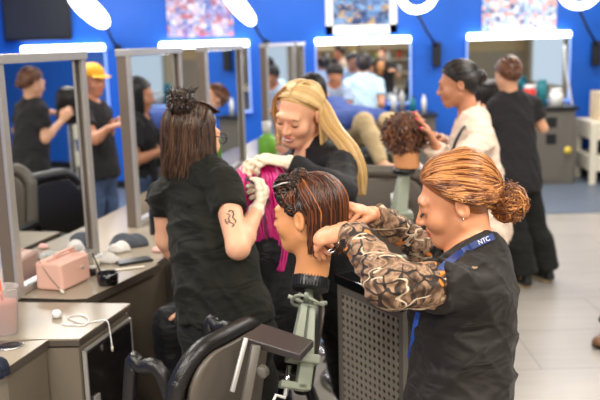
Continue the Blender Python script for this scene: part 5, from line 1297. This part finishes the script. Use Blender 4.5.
for i, (px, py, r_, h_, mm, lb) in enumerate(((93, 275, .014, .03, 'black', 'small black pot between the pink handbag and the tint bowl'), (97, 267, .012, .04, 'cream', 'small cream bottle behind the pink handbag'), (101, 262, .013, .03, 'silver', 'small silver tin beside the white towel'))):
    t = thing('cosmetic_pot', lb, 'pot', on(px, py)); MB().lathe((0, 0, 0), [(r_, 0), (r_, h_)], 16).build('jar', M[mm], t); MB().lathe((0, 0, h_), [(r_*1.05, 0), (r_*1.05, .008)], 16).build('lid', M['white'], t)
cq = row(1.35, .16, ZT); 
t = thing('spray_bottle', 'black bottle with a lime cap behind the dark grey cloth', 'bottle', row(1.02, .16, ZT)); MB().lathe((0, 0, 0), [(.026, 0), (.026, .12), (.012, .14)], 18).build('bottle', M['black'], t); MB().lathe((0, 0, .14), [(.013, 0), (.013, .03)], 14).build('cap', M['green'], t)
t = thing('spray_bottle', 'lime green bottle with a white cap left of the blonde person\'s gloves', 'bottle', row(3.25, .22, ZT)); MB().lathe((0, 0, 0), [(.07, 0), (.07, .20), (.03, .24)], 18).build('bottle', M['green'], t); MB().lathe((0, 0, .24), [(.03, 0), (.036, .09)], 14).build('cap', M['white'], t)
ct_ = atz(-1, 373, CT); old = ZT
cloth_heap('jacket', -2, 376, .035, .04, .045, M['denim'] if False else cloth('navy quilted cloth', (30, 34, 50), .8), 'navy jacket lying at the bottom left corner of the tool shelf', 'jacket', 7)
# ------------------------------------------------------------------ back wall counter, bottles, cabinets at right
t = thing('back_counter', 'dark counter under the middle lit mirror', 'counter', (.9, 10.2, 0)); MB().box((0, 0, .44), (1.5, .5, .84)).build('body', M['locker'], t, bevel=.01); MB().box((0, -.01, .875), (1.56, .56, .03)).build('top', M['black'], t, bevel=.004)
cols = ['white', 'teal', 'white', 'green', 'red', 'black', 'cream', 'blue', 'white', 'silver', 'teal', 'white']
k = 0
for i in range(12):
    x = .25+i*.115+rnd.uniform(-.02, .02); y = 10.2+rnd.uniform(-.14, .10)
    hh = rnd.uniform(.10, .24); r_ = rnd.uniform(.025, .04)
    t = thing('product_bottle', '%s product bottle, %s from the left on the dark counter under the middle lit mirror' % (cols[i] if cols[i] != 'blue' else 'blue', ('first second third fourth fifth sixth seventh eighth ninth tenth eleventh twelfth'.split())[i]), 'bottle', (x, y, .891), group='bottles on the middle counter')
    MB().lathe((0, 0, 0), [(r_, 0), (r_, hh), (r_*.5, hh+.03)], 12).build('bottle', M[cols[i]], t); MB().lathe((0, 0, hh+.03), [(r_*.5, 0), (r_*.5, .03)], 10).build('cap', M['white' if i % 2 else 'black'], t)
x0, x1 = 2.72, 3.30
t = thing('steel_cabinet', 'dark grey steel cabinet by the blue wall right of the standing dark shirt person', 'cabinet', ((x0+x1)/2, 10.15, 0))
MB().box((0, 0, .45), (x1-x0, .55, .88)).build('body', M['locker'], t, bevel=.008); MB().box((0, -.0, .915), (x1-x0+.06, .6, .04)).build('top', M['black'], t, bevel=.006)
MB().box((-.05, -.278, .46), (x1-x0-.16, .012, .78)).build('door', M['locker'], t, bevel=.003)
for zz in (.76, .56): MB().box((.0, -.287, zz), (.12, .012, .12)).build('vent', M['black'], t)
MB().lathe((.20, -.29, .42), [(.045, 0), (.045, .02)], 16, axis=(0, -1, 0)).build('yellow_tag', mat('yellow tag', (230, 200, 80), .5), t)
for (x, hh, r_, mm, cp_, lb) in ((2.78, .20, .075, 'red', 'white', 'red tub with a white lid on the steel cabinet'), (2.93, .26, .06, 'teal', 'teal', 'teal bottle on the steel cabinet beside the red tub'), (3.10, .15, .085, 'white', 'white', 'round white jar on the steel cabinet')):
    t = thing('product_tub', lb, 'tub', (x, 10.02, .936)); MB().lathe((0, 0, 0), [(r_, 0), (r_, hh), (r_*.8, hh+.02)], 16).build('tub', M[mm], t); MB().lathe((0, 0, hh+.02), [(r_*.82, 0), (r_*.82, .04)], 14).build('lid', M[cp_], t)
t = thing('white_cart', 'cream shelf cart against the blue wall at the right edge', 'cart', (3.95, 10.1, 0))
for z in (.255, .645): MB().box((0, 0, z), (.95, .6, .22 if z > .5 else .19)).build('shelf', M['cream'], t, bevel=.01)
for sx in (-1, 1):
    for sy in (-1, 1): MB().box((sx*.445, sy*.27, .37), (.07, .07, .74)).build('leg', M['cream'], t, bevel=.006)
t = thing('cardboard_box', 'tan box with a dark label on the cream cart', 'box', (3.80, 10.08, .756)); MB().box((0, 0, .17), (.42, .34, .34)).build('carton', mat('tan card', (222, 200, 164), .7), t, bevel=.004); MB().box((-.02, -.172, .1), (.18, .004, .10)).build('label_panel', M['screen'], t)
t = thing('storage_basket', 'dark basket on the lower shelf of the cream cart', 'basket', (3.9, 10.05, .351)); MB().box((0, 0, .09), (.5, .35, .18)).build('basket', M['screen'], t, bevel=.01); MB().lathe((-.15, -.18, .08), [(.05, 0), (.05, .02)], 14, axis=(0, -1, 0)).build('tan_roll', M['khaki'], t)
for (x, hh, mm, lb) in ((3.70, .12, 'green', 'small green bottle on the tan box'), (3.79, .15, 'white', 'small white bottle on the tan box'), (3.89, .12, 'teal', 'small teal bottle on the tan box')):
    t = thing('product_bottle', lb, 'bottle', (x, 10.05, 1.097)); MB().lathe((0, 0, 0), [(.035, 0), (.035, hh), (.015, hh+.03)], 14).build('bottle', M[mm], t); MB().lathe((0, 0, hh+.03), [(.015, 0), (.015, .03)], 10).build('cap', M['white'], t)
q = [aty(565, 45, 10.44), aty(566, 70, 10.44), aty(570, 92, 10.44), aty(573, 120, 10.44)]
tag(MB().tube(catmull(q+[A_(q[-1][0], 10.44, .1)], 20), .012, 8).build('power_cable', M['led_soft'] if False else M['white']), 'white cable running down the blue wall beside the widest lit mirror', 'cable')
# shelving behind the camera, seen in the lit mirrors
for k_, xs in enumerate((-1.6, .6, 2.8)):
    t = thing('stock_shelf', ('stock shelf reflected at the left', 'stock shelf reflected in the middle', 'stock shelf reflected in the widest lit mirror')[k_], 'shelf', (xs, -4.7, 0))
    for z in (.3, .75, 1.15, 1.5): MB().box((0, 0, z), (1.8, .4, .03)).build('shelf_board', M['cream'], t)
    for s in (-1, 1): MB().box((s*.9, 0, .8), (.04, .4, 1.6)).build('side_panel', M['locker'], t)

# rolling tray with small things between the far practice head and the woman in front
tc_ = atz(416, 266, .80); t = thing('rolling_tray', 'dark rolling tray with a pale rim behind the far camouflage sleeve', 'tray', (tc_[0], tc_[1], 0), .15)
MB().box((0, 0, .785), (.36, .28, .012)).build('tray', M['black_gloss'], t)
f = MB()
for s in (-1, 1): f.box((s*.18, 0, .80), (.012, .29, .03)); f.box((0, s*.14, .80), (.37, .012, .03))
f.build('rim', M['silver'], t, bevel=.003); MB().tube([(0, 0, .779), (0, 0, .05)], .016, 10).build('pole', M['chrome'], t)
MB().lathe((0, 0, 0), [(.15, 0), (.15, .02), (.05, .05)], 28).build('base', M['dark_metal'], t)
for (dx_, dy_, sz, mm, nm, lb) in ((-.10, .05, (.09, .05, .03), 'white', 'clip_box', 'small white box on the rolling tray'), (.02, .07, (.06, .06, .05), 'cream', 'clip_box', 'cream block on the rolling tray'), (.12, .02, (.05, .10, .015), 'silver', 'hair_comb', 'silver comb on the rolling tray')):
    tag(MB().box((tc_[0]+dx_, tc_[1]+dy_, .7915+sz[2]/2), sz).build(nm, M[mm], bevel=.004), lb, 'comb' if 'comb' in nm else 'box')

for k_, xs in enumerate((-1.6, .6, 2.8)):
    for j_, z in enumerate((.765, 1.165)):
        for i_ in range(5):
            c_ = ('white', 'red', 'teal', 'cream', 'green')[(i_+j_+k_) % 5]
            t = thing('stock_bottle', '%s bottle, %s from left on the %s board of the %s stock shelf' % (c_, ('first', 'second', 'third', 'fourth', 'fifth')[i_], ('lower', 'upper')[j_], ('left', 'middle', 'right')[k_]), 'bottle', (xs-.7+i_*.34, -4.62, z+.001), group='bottles on the stock shelves')
            MB().lathe((0, 0, 0), [(.06, 0), (.06, .18), (.03, .22)], 12).build('bottle', M[c_], t); MB().lathe((0, 0, .22), [(.03, 0), (.03, .05)], 10).build('cap', M['black'], t)
